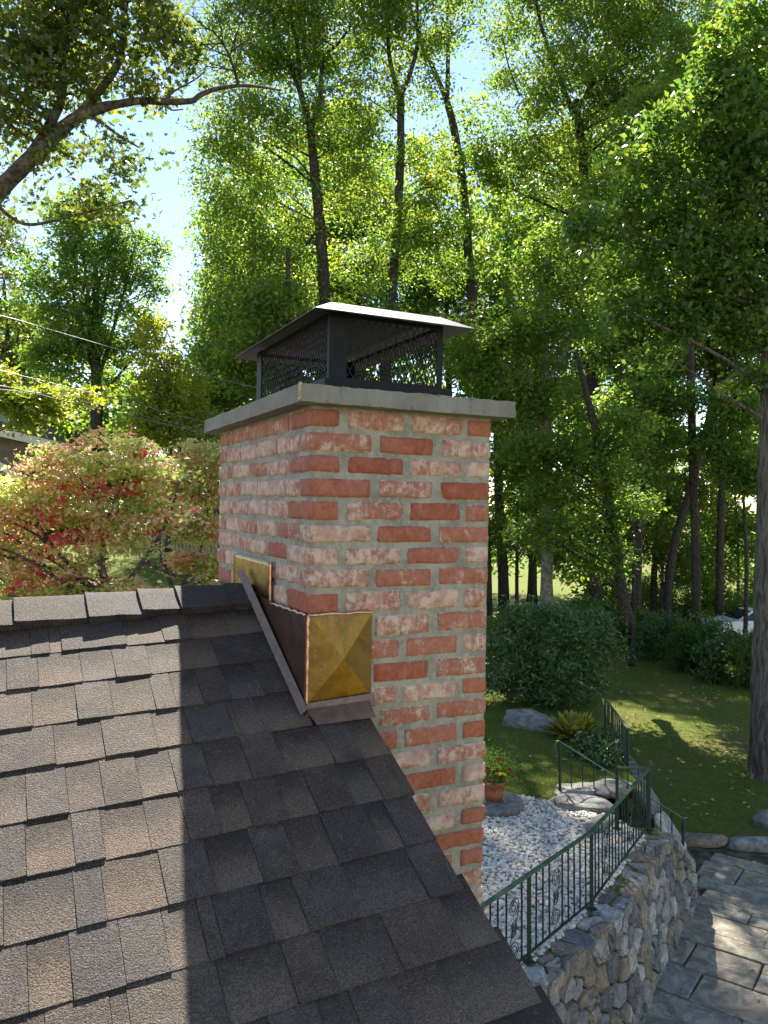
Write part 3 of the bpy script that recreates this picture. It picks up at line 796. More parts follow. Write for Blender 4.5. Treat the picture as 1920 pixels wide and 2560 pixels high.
# front panel folded corner to corner, four facets with reflection and shade painted into their colours
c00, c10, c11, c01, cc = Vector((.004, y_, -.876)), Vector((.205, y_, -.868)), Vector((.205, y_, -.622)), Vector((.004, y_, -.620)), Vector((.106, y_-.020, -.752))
cl = Vector((.004, y_-.006, -.75))
def facet(a, b, c):
    V = []; F = []; n = 6; idx = {}
    for i in range(n+1):
        for j in range(n+1-i):
            p = a + (b-a)*(i/n) + (c-a)*(j/n); p.y += noise.noise(p*22)*.0012
            idx[i, j] = len(V); V.append(p)
    for i in range(n):
        for j in range(n-i):
            F.append((idx[i,j], idx[i+1,j], idx[i,j+1]))
            if j < n-i-1: F.append((idx[i+1,j], idx[i+1,j+1], idx[i,j+1]))
    return V, F
mb = MB()
mb.box((.004, y_+.0005, -.874), (.205, .0, -.622))
front = mb.build('front_panel', M['copper_gold'], flash)
for a, b, c, mm in ((c00, c10, cc, 'copper_roof_reflect'), (c10, c11, cc, 'copper_shade'), (c11, c01, cc, 'copper_gold'), (c01, c00, cc, 'copper_gold')):
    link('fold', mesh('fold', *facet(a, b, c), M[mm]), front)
# side sheet on the left face (stepped), and the brighter step panel above it
x_ = -.0075
def Lp(y, z, dx=0.0): return Vector((x_+dx, y, z))
def roofz(y): return -.8977 + .553*y - .004
mb = MB()
ys = [0.0, .08, .16, .24, .325]
poly = [Lp(-.006, -.619), Lp(-.006, -.893), Lp(.30, roofz(.30)), Lp(.52, roofz(.52)), Lp(.60, roofz(.60)), Lp(.60, -.555), Lp(.326, -.555), Lp(.326, -.626)]
mb.add(poly + [p+Vector((.006, 0, 0)) for p in poly], [tuple(range(7, -1, -1))] + [(i, (i+1) % 8, (i+1) % 8+8, i+8) for i in range(8)])
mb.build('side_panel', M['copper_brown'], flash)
def stepf(u, v):
    y, z = .326+(.795-.326)*u, -.615+(.125)*v
    return Vector((x_-.003-.0035*max(0, noise.noise(Vector((y*9, z*14, 3.3)))), y, z))
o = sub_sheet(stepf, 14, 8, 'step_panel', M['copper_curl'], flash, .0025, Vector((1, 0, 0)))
# solder beads
def bead(pts, r, name='solder_bead'):
    mb = MB(); pp = []; rr = []
    for i, p in enumerate(pts): pp.append(Vector(p)); rr.append(r*(1+.7*noise.noise(Vector((i*.9, r*900, 1)))))
    mb.tube(pp, rr, 7); return mb.build(name, M['solder'], flash, True)
bead([(-.001+.002*noise.noise(Vector((i*.5, 0, 0))), -.008, -.619-.27*i/22) for i in range(23)], .0045)
bead([(.001+.204*i/20, -.006, -.6195-.0012*math.sin(i*.7)) for i in range(21)], .0042)
bead([(-.009, .326*i/16, -.6195-.006*i/16+.002*math.sin(i*1.9)) for i in range(17)], .0045)
bead([(-.011, .326, -.626+.136*i/10) for i in range(11)], .0035)
# hemmed strip along the foot of the front panel and apron on the shingles below it
mb = MB()
mb.add([(-.022, -.010, -.907), (.213, -.010, -.893), (.213, -.007, -.866), (.001, -.007, -.878), (-.022, -.026, -.912), (.213, -.026, -.899)], [(0,1,2,3),(4,5,1,0)])
mb.add([(-.022, -.0275, -.910), (.213, -.0275, -.897), (.213, -.0125, -.864), (.001, -.0125, -.875)], [(0,1,2,3)])
mb.build('hem_strip', M['copper_aged'], flash)
def roofpt(u, v, wv): return RC.transposed() @ (RO + A_*u + B_*v + N_*wv)
mb = MB()
q = [roofpt(.006, -.075, .0125), roofpt(.186, -.082, .0125), roofpt(.198, -.004, .0165), (roofpt(-.01, -.004, .0165))]
q2 = [p - (RC.transposed() @ N_)*.003 for p in q]
mb.add(q+q2, [(0,1,2,3),(7,6,5,4),(0,4,5,1),(1,5,6,2),(2,6,7,3),(3,7,4,0)])
q = [roofpt(.004, -.079, .0135), roofpt(.188, -.086, .0135), roofpt(.188, -.064, .0165), roofpt(.004, -.058, .0165)]
mb.add(q, [(0,1,2,3)])
mb.build('apron', M['copper_aged'], flash)
# slanted receiver strip along the left face, standing on the shingles
mb = MB()
a0, a1 = roofpt(-.012, -.035, .010), roofpt(-.012, .705, .024)
b0, b1 = roofpt(-.030, -.035, .016), roofpt(-.030, .70, .030)
t0, t1 = roofpt(-.010, -.03, .032), roofpt(-.010, .705, .048)
mb.add([b0, b1, t1, t0, a0, a1], [(3,2,1,0),(0,1,5,4),(4,5,2,3)])
mb.build('receiver_strip', M['copper_aged'], flash)
mb = MB()                                                    # back piece showing past the far left corner
mb.add([(-.012, 1.16, -.70), (-.012, .92, -.628), (-.012, 1.09, -.622), (-.012, 1.16, -.628), (-.004, 1.16, -.70), (-.004, .92, -.628), (-.004, 1.09, -.622), (-.004, 1.16, -.628)], [(0,1,2,3),(7,6,5,4),(0,3,7,4),(3,2,6,7),(2,1,5,6)])
mb.box((.0, CD+.003, -.75), (.2, CD+.006, -.625))
mb.build('back_piece', M['copper_brown'], flash)

# ================================================================== STONEWORK
def voronoi(x0, x1, y0, y1, n, seed, asp=1.0, relax=2):
    """irregular cells filling a rectangle: list of polygons (lists of (x, y))"""
    r = np.random.default_rng(seed); pts = np.stack([r.uniform(x0, x1, n), r.uniform(y0, y1, n)], 1)
    def cells():
        out = []
        for i in range(n):
            poly = [(x0, y0), (x1, y0), (x1, y1), (x0, y1)]
            d = np.hypot((pts[:, 0]-pts[i, 0]), (pts[:, 1]-pts[i, 1])*asp)
            for j in np.argsort(d)[1:22]:
                ax, ay = pts[i]; bx, by = pts[j]; mx, my = (ax+bx)/2, (ay+by)/2; nx, ny = bx-ax, (by-ay)*asp*asp
                new = []
                for k in range(len(poly)):
                    p, q = poly[k], poly[(k+1) % len(poly)]
                    dp = (p[0]-mx)*nx+(p[1]-my)*ny; dq = (q[0]-mx)*nx+(q[1]-my)*ny
                    if dp <= 0: new.append(p)
                    if dp*dq < 0:
                        t = dp/(dp-dq); new.append((p[0]+(q[0]-p[0])*t, p[1]+(q[1]-p[1])*t))
                poly = new
                if len(poly) < 3: break
            out.append(poly)
        return out
    for _ in range(relax):
        cs = cells()
        for i, c in enumerate(cs):
            if len(c) >= 3: pts[i] = np.mean(c, 0)*.75 + pts[i]*.25
    return [c for c in cells() if len(c) >= 3]
def stone_piece(name, poly, fn, nrm_fn, gap, thick, proud, mat, parent, seed, flat=False):
    """one stone: polygon cell in surface coordinates, fn maps them to the place, nrm_fn gives the outward direction"""
    c = np.mean(poly, 0); rg = random.Random(seed)
    pl = []
    for k in range(len(poly)):                               # cut the corners so that the stone is not a clean polygon
        p = np.array(poly[k]); q = np.array(poly[(k+1) % len(poly)])
        if np.hypot(*(q-p)) < .02: continue
        pl.append(p+(q-p)*rg.uniform(.05, .2)); pl.append(p+(q-p)*rg.uniform(.8, .95))
    if len(pl) < 4: return None
    n = len(pl); o0 = fn(*c); nm = nrm_fn(*c); V = []; F = []
    sz = max(.05, np.mean([np.hypot(*(p-c)) for p in pl]))
    def ring(inset, h, jit):
        for p in pl:
            d = p-c; L = max(np.hypot(*d), 1e-4); q = c + d*max(.1, (L-inset)/L)
            V.append(fn(*q) + nm*(h+rg.uniform(-jit, jit)) - o0)
    tilt = rg.uniform(-.5, .5)*proud
    ring(gap, -thick, 0); ring(gap, -proud*.6, proud*.25); ring(gap+sz*.07, proud*.4+tilt, proud*.45)
    if not flat: ring(gap+sz*rg.uniform(.25, .6), proud*.75+tilt, proud*.55)
    nr = 3 if flat else 4
    for r in range(nr-1):
        for k in range(n):
            j = (k+1) % n; F.append((r*n+k, r*n+j, r*n+n+j, r*n+n+k))
    F.append(tuple(range((nr-1)*n, nr*n))); F.append(tuple(range(n-1, -1, -1)))
    o = link(name, mesh(name, V, F, mat), parent, o0); return o
# retaining wall below the railing
WX = np.array([p[0] for p in WALL]); WD = np.array([p[1] for p in WALL])
WS = np.concatenate([[0], np.cumsum(np.hypot(np.diff(WX), np.diff(WD)))])
LW = WS[-1]+.1; SC = WS[-2]
def hs(s): return float(np.interp(s, [SC+.15, LW], [1.0, .42]))
def wl(s):
    X, D = np.interp(s, WS, WX), np.interp(s, WS, WD)
    if s > WS[-1]: k = s-WS[-1]; X += .537*k; D += .843*k
    a, b = max(s-.3, 0), min(s+.3, WS[-1]); dx, dd = np.interp(b, WS, WX)-np.interp(a, WS, WX), np.interp(b, WS, WD)-np.interp(a, WS, WD)
    L = math.hypot(dx, dd); return X, D, dd/L, -dx/L         # point and outward normal (to the right)
ZU, ZP = -4.95, -6.30                                        # terrace and patio levels
def facept(s, h):
    X, D, nx, ndp = wl(s); o = .44-.15*h/1.35*hs(s); return Wd(X+nx*o, D+ndp*o, ZP+h*hs(s))
def facen(s, h):
    X, D, nx, ndp = wl(s); return (Wd(nx, ndp, 0)-Wd(0, 0, 0)).normalized()
wallo = empty('stone_wall', facept(LW/2, 0)); tag(wallo, 'dry stone retaining wall of grey and tan fieldstones below the green railing', 'wall')
def reparent(o, par):
    if o is None: return
    o.parent = par; o.location = Vector(o.location)-par.location
ncell = int(LW*1.36/.056)
for i, c in enumerate(voronoi(0, LW, 0, 1.36, ncell, 5, 1.15)):
    if np.mean(c, 0)[0] < .6: continue
    reparent(stone_piece('stone', c, facept, facen, .008, .12, random.uniform(.02, .045), M['wall_stone'], None, i), wallo)
def toppt(s, t):
    X, D, nx, ndp = wl(s); return Wd(X+nx*t, D+ndp*t, ZP+1.35*hs(s))
upn = lambda *a: Vector((0, 0, 1))
for i, c in enumerate(voronoi(0, LW, -.06, .33, int(LW/.19), 15)):
    if np.mean(c, 0)[0] < .6: continue
    reparent(stone_piece('cap_stone', c, toppt, upn, .008, .12, random.uniform(.02, .05), M['wall_stone'], None, 500+i), wallo)
# end of the wall beside the steps
def endpt(t, h): X, D, nx, ndp = wl(LW); return Wd(X+nx*t, D+ndp*t, ZP+h*.42)
mb = MB(); nS = 24
V = []; F = []
for i in range(nS+1):
    s = LW*i/nS
    X, D, nx, ndp = wl(s)
    zc_ = ZP+1.35*hs(s)-.07
    for o_, z in ((.36, ZP-.1), (.23, zc_), (-.15, zc_), (-.15, ZP-.1)): V.append(Wd(X+nx*o_, D+ndp*o_, z)-wallo.location)
for i in range(nS):
    for k in range(3): F.append((i*4+k, i*4+4+k, i*4+5+k, i*4+1+k))
F.append((nS*4, nS*4+1, nS*4+2, nS*4+3))
link('earth_core', mesh('earth_core', V, F, M['soil']), wallo)
X, D, nx, ndp = wl(LW-.01); edir = (Wd(.537, .843, 0)-Wd(0, 0, 0)).normalized()
for i, c in enumerate(voronoi(-.15, .40, 0, 1.34, 14, 25)):
    reparent(stone_piece('stone', c, endpt, lambda *a: edir, .008, .1, .03, M['wall_stone'], None, 900+i), wallo)
# second, lower wall carrying the upper railing and bounding the steps
W2 = [(5.12, 13.18), (4.60, 14.0), (4.86, 16.3), (5.5, 19.5)]
w2o = empty('stone_wall', Wd(4.8, 14.5, -6.2)); tag(w2o, 'low rough stone wall below the upper railing beside the lawn', 'wall')
W2x = np.array([p[0] for p in W2]); W2d = np.array([p[1] for p in W2]); W2s = np.concatenate([[0], np.cumsum(np.hypot(np.diff(W2x), np.diff(W2d)))])
def w2pt(s, h):
    hmax = np.interp(s, [0, .97, 3.3, 6.6], [.25, 1.22, 1.25, .9])
    return Wd(np.interp(s, W2s, W2x)+.10-.06*h, np.interp(s, W2s, W2d), -6.22+h*hmax)
def w2n(s, h):
    a, b = max(s-.2, 0), min(s+.2, W2s[-1]); dx, dd = np.interp(b, W2s, W2x)-np.interp(a, W2s, W2x), np.interp(b, W2s, W2d)-np.interp(a, W2s, W2d)
    L = math.hypot(dx, dd); return (Wd(dd/L, -dx/L, 0)-Wd(0, 0, 0)).normalized()
for i, c in enumerate(voronoi(0, W2s[-1], 0, 1, 62, 35, 1.1)):
    reparent(stone_piece('stone', c, w2pt, w2n, .008, .2, .03, M['wall_stone'], None, 1100+i), w2o)
def w2top(s, t): p = w2pt(s, 1.0); n_ = w2n(s, 1); return p - n_*t
for i, c in enumerate(voronoi(0, W2s[-1], -.05, .35, 26, 36)):
    reparent(stone_piece('cap_stone', c, w2top, upn, .01, .12, .03, M['wall_stone'], None, 1200+i), w2o)
# patio of flagstones, laid square to the wall
ud = np.array([.60, .80]); uo = np.array([.80, -.60]); p0 = np.array([1.49, 8.0])
def patpt(s, t): q = p0 + ud*s + uo*t; return Wd(q[0], q[1], ZP+.004)
pc = [patpt(s, t) for s, t in ((-4, .2), (6.4, .2), (6.4, 2.4), (3.6, 6.2), (-4, 6.2))]
pv = [Wd(*q, ZP-.03) for q in ((.2, 6.0), (5.35, 14.25), (9.0, 13.75), (9.0, 5.0))]
patio = link('patio', mesh('patio', pv, [(0, 3, 2, 1)], M['joint'])); tag(patio, kind='structure')
rf = random.Random(21); s = -2.2; ns_ = 0
while s < 7.2:
    ds = rf.choice((.40, .55, .70, .85)); t = .25 + rf.uniform(-.3, 0)
    while t < 6.0:
        dt = rf.choice((.6, .85, 1.1, 1.4))
        pl = [(s+rf.uniform(-.012, .012), t+rf.uniform(-.015, .015)), (s+ds+rf.uniform(-.012, .012), t+rf.uniform(-.015, .015)), (s+ds+rf.uniform(-.012, .012), t+dt+rf.uniform(-.015, .015)), (s+rf.uniform(-.012, .012), t+dt+rf.uniform(-.015, .015))]
        cq = p0+ud*(s+ds/2)+uo*(t+dt/2)
        far = 14.05-(cq[0]-5.3)*.22
        if cq[1] + .3*ds < far-.1 and cq[1] > 5.2 and cq[0] < 8.8:
            g = rf.uniform(.004, .010); V = []; hh = rf.uniform(-.006, .008)
            n4 = []
            for k in range(4):
                a, b = np.array(pl[k]), np.array(pl[(k+1) % 4]); cm = np.mean(pl, 0)
                for f_ in (.03, .35, .65, .97):
                    q = a+(b-a)*f_; dv = cm-q; q = q+dv/np.hypot(*dv)*(g+rf.uniform(0, .008)); n4.append(q)
            c0 = patpt(*np.mean(pl, 0))
            nn = len(n4)
            for z in (-.04, 0.0, .012):
                for q in n4:
                    q_ = q if z < .01 else q+(np.mean(pl, 0)-q)*.025
                    V.append(patpt(*q_)-c0+Vector((0, 0, z+hh)))
            F = [(r*nn+k, r*nn+(k+1) % nn, r*nn+nn+(k+1) % nn, r*nn+nn+k) for r in range(2) for k in range(nn)] + [tuple(range(2*nn, 3*nn))]
            me = mesh('flagstone', V, F, M['flagstone']); me.flip_normals() if me.polygons[-1].normal.z < 0 else None
            link('flagstone', me, patio, c0); ns_ += 1
        t += dt
    s += ds
# edging stones between patio and lawn
edg = empty('stone_edging', Wd(6.1, 14.2, ZP)); tag(edg, 'row of low rough edging stones between patio and lawn', 'edging')
x = 5.28
def rock_mesh(name, sx, sy, sz, seed, mat, sub=2, rough=.22):
    bm = bmesh.new(); bmesh.ops.create_icosphere(bm, subdivisions=sub, radius=1.0)
    for v in bm.verts:
        p = v.co.copy(); k = 1 + rough*noise.noise(p*1.7+Vector((seed, 0, seed))) + rough*.5*noise.noise(p*4.1+Vector((0, seed, 0)))
        p = Vector([math.copysign(abs(c)**.72, c) for c in p])
        v.co = Vector((p.x*sx*k, p.y*sy*k, p.z*sz*k))
    me = bpy.data.meshes.new(name); bm.to_mesh(me); bm.free(); me.materials.append(mat); return me
i = 0
while x < 8.8:
    L_ = random.uniform(.5, 1.0)
    q = Wd(x+L_/2, 14.22-(x-5.3)*.2+random.uniform(-.04, .04), ZP+.06)
    o = link('stone', rock_mesh('stone', L_*.55, .16, random.uniform(.10, .14), i*2.3, M['wall_stone'], 2), edg, q-edg.location)
    o.rotation_euler = (random.uniform(-.1, .1), random.uniform(-.08, .08), -YAW-.2+random.uniform(-.1, .1)); x += L_-.02; i += 1
# steps from terrace down to the patio
stp = empty('stone_steps', Wd(4.0, 12.3, ZP)); tag(stp, 'rough stone steps leading from the terrace down to the patio', 'steps')
for i in range(7):
    X0 = 3.0+.27*i; zt = ZU-.02-.185*i; Dn = max(11.62, 11.34+(X0+.2-3.86)*1.58)
    pl = [(X0+random.uniform(-.04, .02), Dn), (X0+.40, Dn+random.uniform(-.02, .05)), (X0+.42+random.uniform(-.03, .03), 13.0), (X0, 12.98+random.uniform(-.05, .05))]
    reparent(stone_piece('step', pl, lambda a, b, z=zt: Wd(a, b, z), upn, .0, .30, .02, M['rock'], None, 2000+i, True), stp)
# flat stones at the head of the steps
for i, (x, y, sx, sy, lab) in enumerate(((1455, 2003, .50, .30, 'large pale flat stone beside the gravel at the head of the steps'), (1450, 1968, .45, .22, 'pale weathered slab behind the large flat stone at the steps'), (1525, 1962, .42, .30, 'dark furrowed rock under the stair handrail'), (1500, 2052, .40, .16, 'narrow kerb stone at the corner of the gravel'))):
    D = 4.55*FPX/(y-1293.5); X = (x-960)/FPX*D
    o = link('flat_stone', rock_mesh('flat_stone', sx, sy, .10, 40+i*3.1, M['rock'], 3, .25), None, Wd(X, D, ZU+.02)); o.rotation_euler = (0, .05, -YAW+.3*i)
    tag(o, lab, 'stone')
o = link('boulder', rock_mesh('boulder', .62, .40, .24, 7.7, M['rock'], 3, .2), None, Wd(3.25, 17.2, -4.93)); o.rotation_euler = (.1, .18, -YAW-.5)
tag(o, 'low smooth grey boulder lying in the upper lawn', 'boulder')
o = link('boulder', rock_mesh('boulder', .40, .25, .20, 3.2, M['rock'], 3, .2), None, Wd(7.45, 14.9, -6.17)); tag(o, 'small grey rock at the lawn edge by the patio, far right', 'rock')

# ================================================================== GRAVEL
GP = [(-3.2, 4.5), (-.3, 5.9), (.60, 6.97), (1.46, 7.97), (2.39, 9.05), (3.80, 11.25), (3.55, 11.75), (3.30, 12.05), (2.96, 12.45), (2.30, 12.85), (1.6, 12.9), (1.2, 12.55), (-3.2, 12.4)]
gb = link('gravel_bed', mesh('gravel_bed', [Wd(a, b, ZU+.006) for a, b in GP], [tuple(range(len(GP)))], M['path_stone'])); tag(gb, kind='structure')
def inside(X, D, poly):
    r = np.zeros(X.shape, bool); n = len(poly); j = n-1
    for i in range(n):
        xi, yi = poly[i]; xj, yj = poly[j]
        r ^= ((yi > D) != (yj > D)) & (X < (xj-xi)*(D-yi)/(yj-yi+1e-12)+xi); j = i
    return r
bmI = bmesh.new(); bmesh.ops.create_icosphere(bmI, subdivisions=1, radius=1.0); ICO = np.array([v.co[:] for v in bmI.verts]); ICF = np.array([[v.index for v in f.verts] for f in bmI.faces]); bmI.free()
n = 34000; X = rng.uniform(-1.4, 4.0, n); D = rng.uniform(6.0, 13.0, n)
k = inside(X, D, GP) & (X/D > -.10); X, D = X[k][:17000], D[k][:17000]; n = len(X)
rad = rng.uniform(.016, .034, n)*np.where(rng.random(n) < .12, 1.35, 1.0)
cen = np.stack([X, D], 1)@np.stack([_r, _g]) + CAM; cen[:, 2] = ZU+.014+rng.uniform(0, .014, n)
sc = rad[:, None]*np.stack([rng.uniform(.8, 1.35, n), rng.uniform(.7, 1.1, n), rng.uniform(.5, .8, n)], 1)
th = rng.uniform(0, 6.28, n); ct, st = np.cos(th), np.sin(th)
v = ICO[None]*sc[:, None]*rng.uniform(.88, 1.12, (n, 12, 1))
vx = v[..., 0]*ct[:, None]-v[..., 1]*st[:, None]; vy = v[..., 0]*st[:, None]+v[..., 1]*ct[:, None]
v = np.stack([vx, vy, v[..., 2]], -1)+cen[:, None]
F = (ICF[None]+12*np.arange(n)[:, None, None]).reshape(-1, 3)
o = link('pebbles', fmesh('pebbles', v.reshape(-1, 3), F, M['pebble'], np.repeat(rng.random(n), 20), True)); tag(o, 'white and grey rounded pebbles spread over the terrace', 'gravel', kind='stuff')

# ================================================================== RAILINGS
def baluster_mesh(h, r=.0075):
    mb = MB(); mb.box((-r, -r, 0), (r, r, h)); return mesh('baluster', mb.V, mb.F, M['rail_paint'])
def scroll(mb, base, d, zc, size, sgn):
    pts = []
    for i in range(30):
        t = i/29; a = t*2.3*2*math.pi; r = size*(1-t*.82)
        pts.append(base + d*(math.cos(a)*r*sgn) + Vector((0, 0, zc+math.sin(a)*r)))
    mb.tube(pts, .005, 5)
def railing(name, label, pts, zs, h, scrolls=(), posts=True, bal=.14, group=None):
    """posts at each point, flat top rail, thin bottom rail, square balusters"""
    root = empty(name, pts[0]); tag(root, label, 'railing', group); b0 = root.location.copy()
    T = [Vector(p)-b0 for p in pts]
    def part(nm, mb, mat, sm=False): return mb.build(nm, mat, root, sm)
    for i in range(len(T)-1):
        a, b = T[i], T[i+1]
        mb = MB(); mb.bar(a+Vector((0,0,h)), b+Vector((0,0,h)), .050, .014); mb.bar(a+Vector((0,0,h-.014)), b+Vector((0,0,h-.014)), .02, .02); part('top_rail', mb, M['rail_worn_sunlit'])
        mb = MB(); mb.bar(a+Vector((0,0,.09)), b+Vector((0,0,.09)), .028, .012); part('bottom_rail', mb, M['rail_paint'])
        L = (b-a).length; d = (b-a)/L; n = int(L/bal); me = baluster_mesh(h-.11); hd = Vector((d.x, d.y, 0)).normalized()
        for k in range(1, n):
            if (i, k) in scrolls: continue
            o = link('baluster', me, root, a+d*(L*k/n)+Vector((0, 0, .092))); o.rotation_euler = (random.uniform(-.008, .008), random.uniform(-.008, .008), math.atan2(d.y, d.x))
        for si, k in scrolls:
            if si == i:
                mb = MB(); c = a+d*(L*k/n)
                for zc, s1 in ((.74*h, 1), (.26*h, -1)):
                    scroll(mb, c, hd, zc, .098, s1); scroll(mb, c, hd, zc-.19*s1, .06, -s1)
                mb.tube(smoothpath([c+hd*.098+Vector((0,0,.74*h)), c+hd*.05+Vector((0,0,.58*h)), c-hd*.05+Vector((0,0,.42*h)), c-hd*.098+Vector((0,0,.26*h))], 5), .005, 5)
                part('scroll', mb, M['rail_paint'], True)
    if posts:
        for p in T:
            mb = MB(); mb.box((-.016, -.016, -.02), (.016, .016, h-.006), Matrix.Translation(p)); mb.box((-.05, -.05, -.005), (.05, .05, .012), Matrix.Translation(p)); part('post', mb, M['rail_paint'])
    return root
railing('terrace_railing', 'long dark green iron railing with scrolls along the gravel terrace wall', [Wd(a, b, ZU+.05) for a, b in [(.63, 7.0), (1.49, 8.0), (2.42, 9.08), (3.86, 11.34)]], None, .90, scrolls=((0, 7), (1, 4), (2, 4), (2, 12)))
railing('terrace_railing', 'short return of green railing at the head of the steps', [Wd(3.875, 11.37, ZU+.05), Wd(3.42, 11.42, ZU+.05)], None, .90)
railing('terrace_railing', 'upper green railing panel on the far wall beyond the steps', [Wd(4.42, 14.1, -4.96), Wd(4.64, 16.3, -4.94)], None, .80, bal=.10)
# sloping stair handrail
hr = empty('stair_handrail', Wd(2.93, 12.95, ZU)); tag(hr, 'thin sloping green handrail with curled ends beside the stone steps', 'handrail'); b0 = hr.location.copy()
pA, pB = Wd(2.93, 12.95, ZU+.88)-b0, Wd(5.07, 13.20, ZP+.86)-b0
mb = MB(); dd = (pB-pA).normalized()
curlA = [pA+Vector((0, 0, 0))+dd*(-.10*math.sin(t))+Vector((0, 0, -.14+.14*math.cos(t))) for t in np.linspace(math.pi*.9, 0, 8)]
curlB = [pB+dd*(.06*math.sin(t)*(1-t/14))+Vector((0, 0, -.06+.06*math.cos(t)*(1-t/14))) for t in np.linspace(0, 8.5, 22)]
mb.tube(curlA+[pA, pB]+curlB[1:], .013, 6); mb.build('rail', M['rail_worn_sunlit'], hr, True)
for k in range(0, 12):
    t = k/11; tp = pA+(pB-pA)*t; zb = np.interp(tp.x, [pA.x, pB.x], [0, 0]); bz = -.0 + (ZP-ZU)*t*1.0
    mb = MB(); r_ = .016 if k in (0, 11) else .007
    mb.box((tp.x-r_, tp.y-r_, bz-.05), (tp.x+r_, tp.y+r_, tp.z-.005)); mb.build('post' if k in (0, 11) else 'baluster', M['rail_paint'], hr)
mb = MB(); mb.bar(pA+Vector((0, 0, -.80)), pA+(pB-pA)*.42+Vector((0, 0, -.80)), .02, .012); mb.build('bottom_rail', M['rail_paint'], hr)

# ================================================================== FOLIAGE
def leaves(cen, size, mat, rs_, up=.7, asp=.55, shape=None, tint=None, fold=.15):
    """one small leaf-shaped face per centre"""
    n = len(cen)
    nm = rs_.normal(size=(n, 3)); nm[:, 2] += up*np.sign(rs_.random(n)-.03)*1.3; nm /= np.linalg.norm(nm, axis=1, keepdims=True)
    d = rs_.normal(size=(n, 3)); d -= nm*(d*nm).sum(1, keepdims=True); d /= np.linalg.norm(d, axis=1, keepdims=True); s_ = np.cross(nm, d)
    L = size*rs_.uniform(.65, 1.3, n)
    if shape is None: shape = [(0, 0), (.45, .5*asp), (1, 0), (.45, -.5*asp)]
    k = len(shape); V = np.empty((n, k, 3), np.float32)
    for i, (a, b) in enumerate(shape): V[:, i] = cen + d*(L*a)[:, None] + s_*(L*b)[:, None] + nm*(L*(abs(b)*fold*2-a*a*.15))[:, None]
    F = np.arange(n*k).reshape(n, k)
    return fmesh('leaf_mass', V.reshape(-1, 3), F, mat, rs_.random(n) if tint is None else tint)
OAK = [(0, .02), (.18, .10), (.26, .30), (.38, .12), (.55, .38), (.66, .12), (.85, .22), (1.0, 0), (.85, -.22), (.66, -.12), (.55, -.38), (.38, -.12), (.26, -.30), (.18, -.10)]
OVATE = [(0, 0), (.25, .22), (.55, .24), (1, 0), (.55, -.24), (.25, -.22)]
def clumps(blobs, n, rs_, cr=.55, per=70, shell=.55, flat=.55):
    """leaf centres gathered in flattened clumps within ellipsoids (centre, radii, weight)"""
    wts = np.array([b[2]*b[1][0]*b[1][2] for b in blobs]); wts = wts/wts.sum()
    nc = max(4, n//per); which = rs_.choice(len(blobs), nc, p=wts); out = []; cc = []
    for i in which:
        c, r, _ = blobs[i]
        q = rs_.normal(size=3); q /= np.linalg.norm(q); q *= (rs_.random()**(1/3))*(1-shell)+shell*rs_.uniform(.55, 1.05)
        cc.append(np.array(c)+q*np.array(r))
    cc = np.array(cc); sz = cr*rs_.uniform(.5, 1.5, nc)
    cnt_ = np.maximum(4, (per*(sz/cr)**1.6*rs_.uniform(.6, 1.4, nc)).astype(int))
    ix = np.repeat(np.arange(nc), cnt_); g = rs_.normal(size=(len(ix), 3))*.55; g[:, 2] *= flat
    # clumps sag outwards a little
    g[:, 2] -= .25*np.hypot(g[:, 0], g[:, 1])
    return cc[ix]+g*sz[ix][:, None], cc, np.repeat(rs_.random(nc), cnt_)
def branch_net(mb, trunk, rad, targets, rs_, r1=.012, lim=40):
    tp = np.array([p[:] for p in trunk]); k = 0
    for t in targets[:lim]:
        z = t[2]-np.linalg.norm((tp[:, :2]-t[:2]), axis=1)*.55
        i = int(np.argmin(np.abs(tp[:, 2]-z)+.35*np.linalg.norm(tp[:, :2]-t[:2], axis=1)))
        a = Vector(tp[i]); b = Vector(t); L = (b-a).length
        if L < .5 or L > 9: continue
        m1 = a.lerp(b, .35)+Vector((rs_.normal()*.08*L, rs_.normal()*.08*L, .05*L)); m2 = a.lerp(b, .7)+Vector((rs_.normal()*.06*L, rs_.normal()*.06*L, .07*L))
        rr = min(rad[i]*.55, .012*L+.012)
        mb.tube(smoothpath([a, m1, m2, b], 3), list(np.linspace(rr, r1, 10)), 5, cap=False)
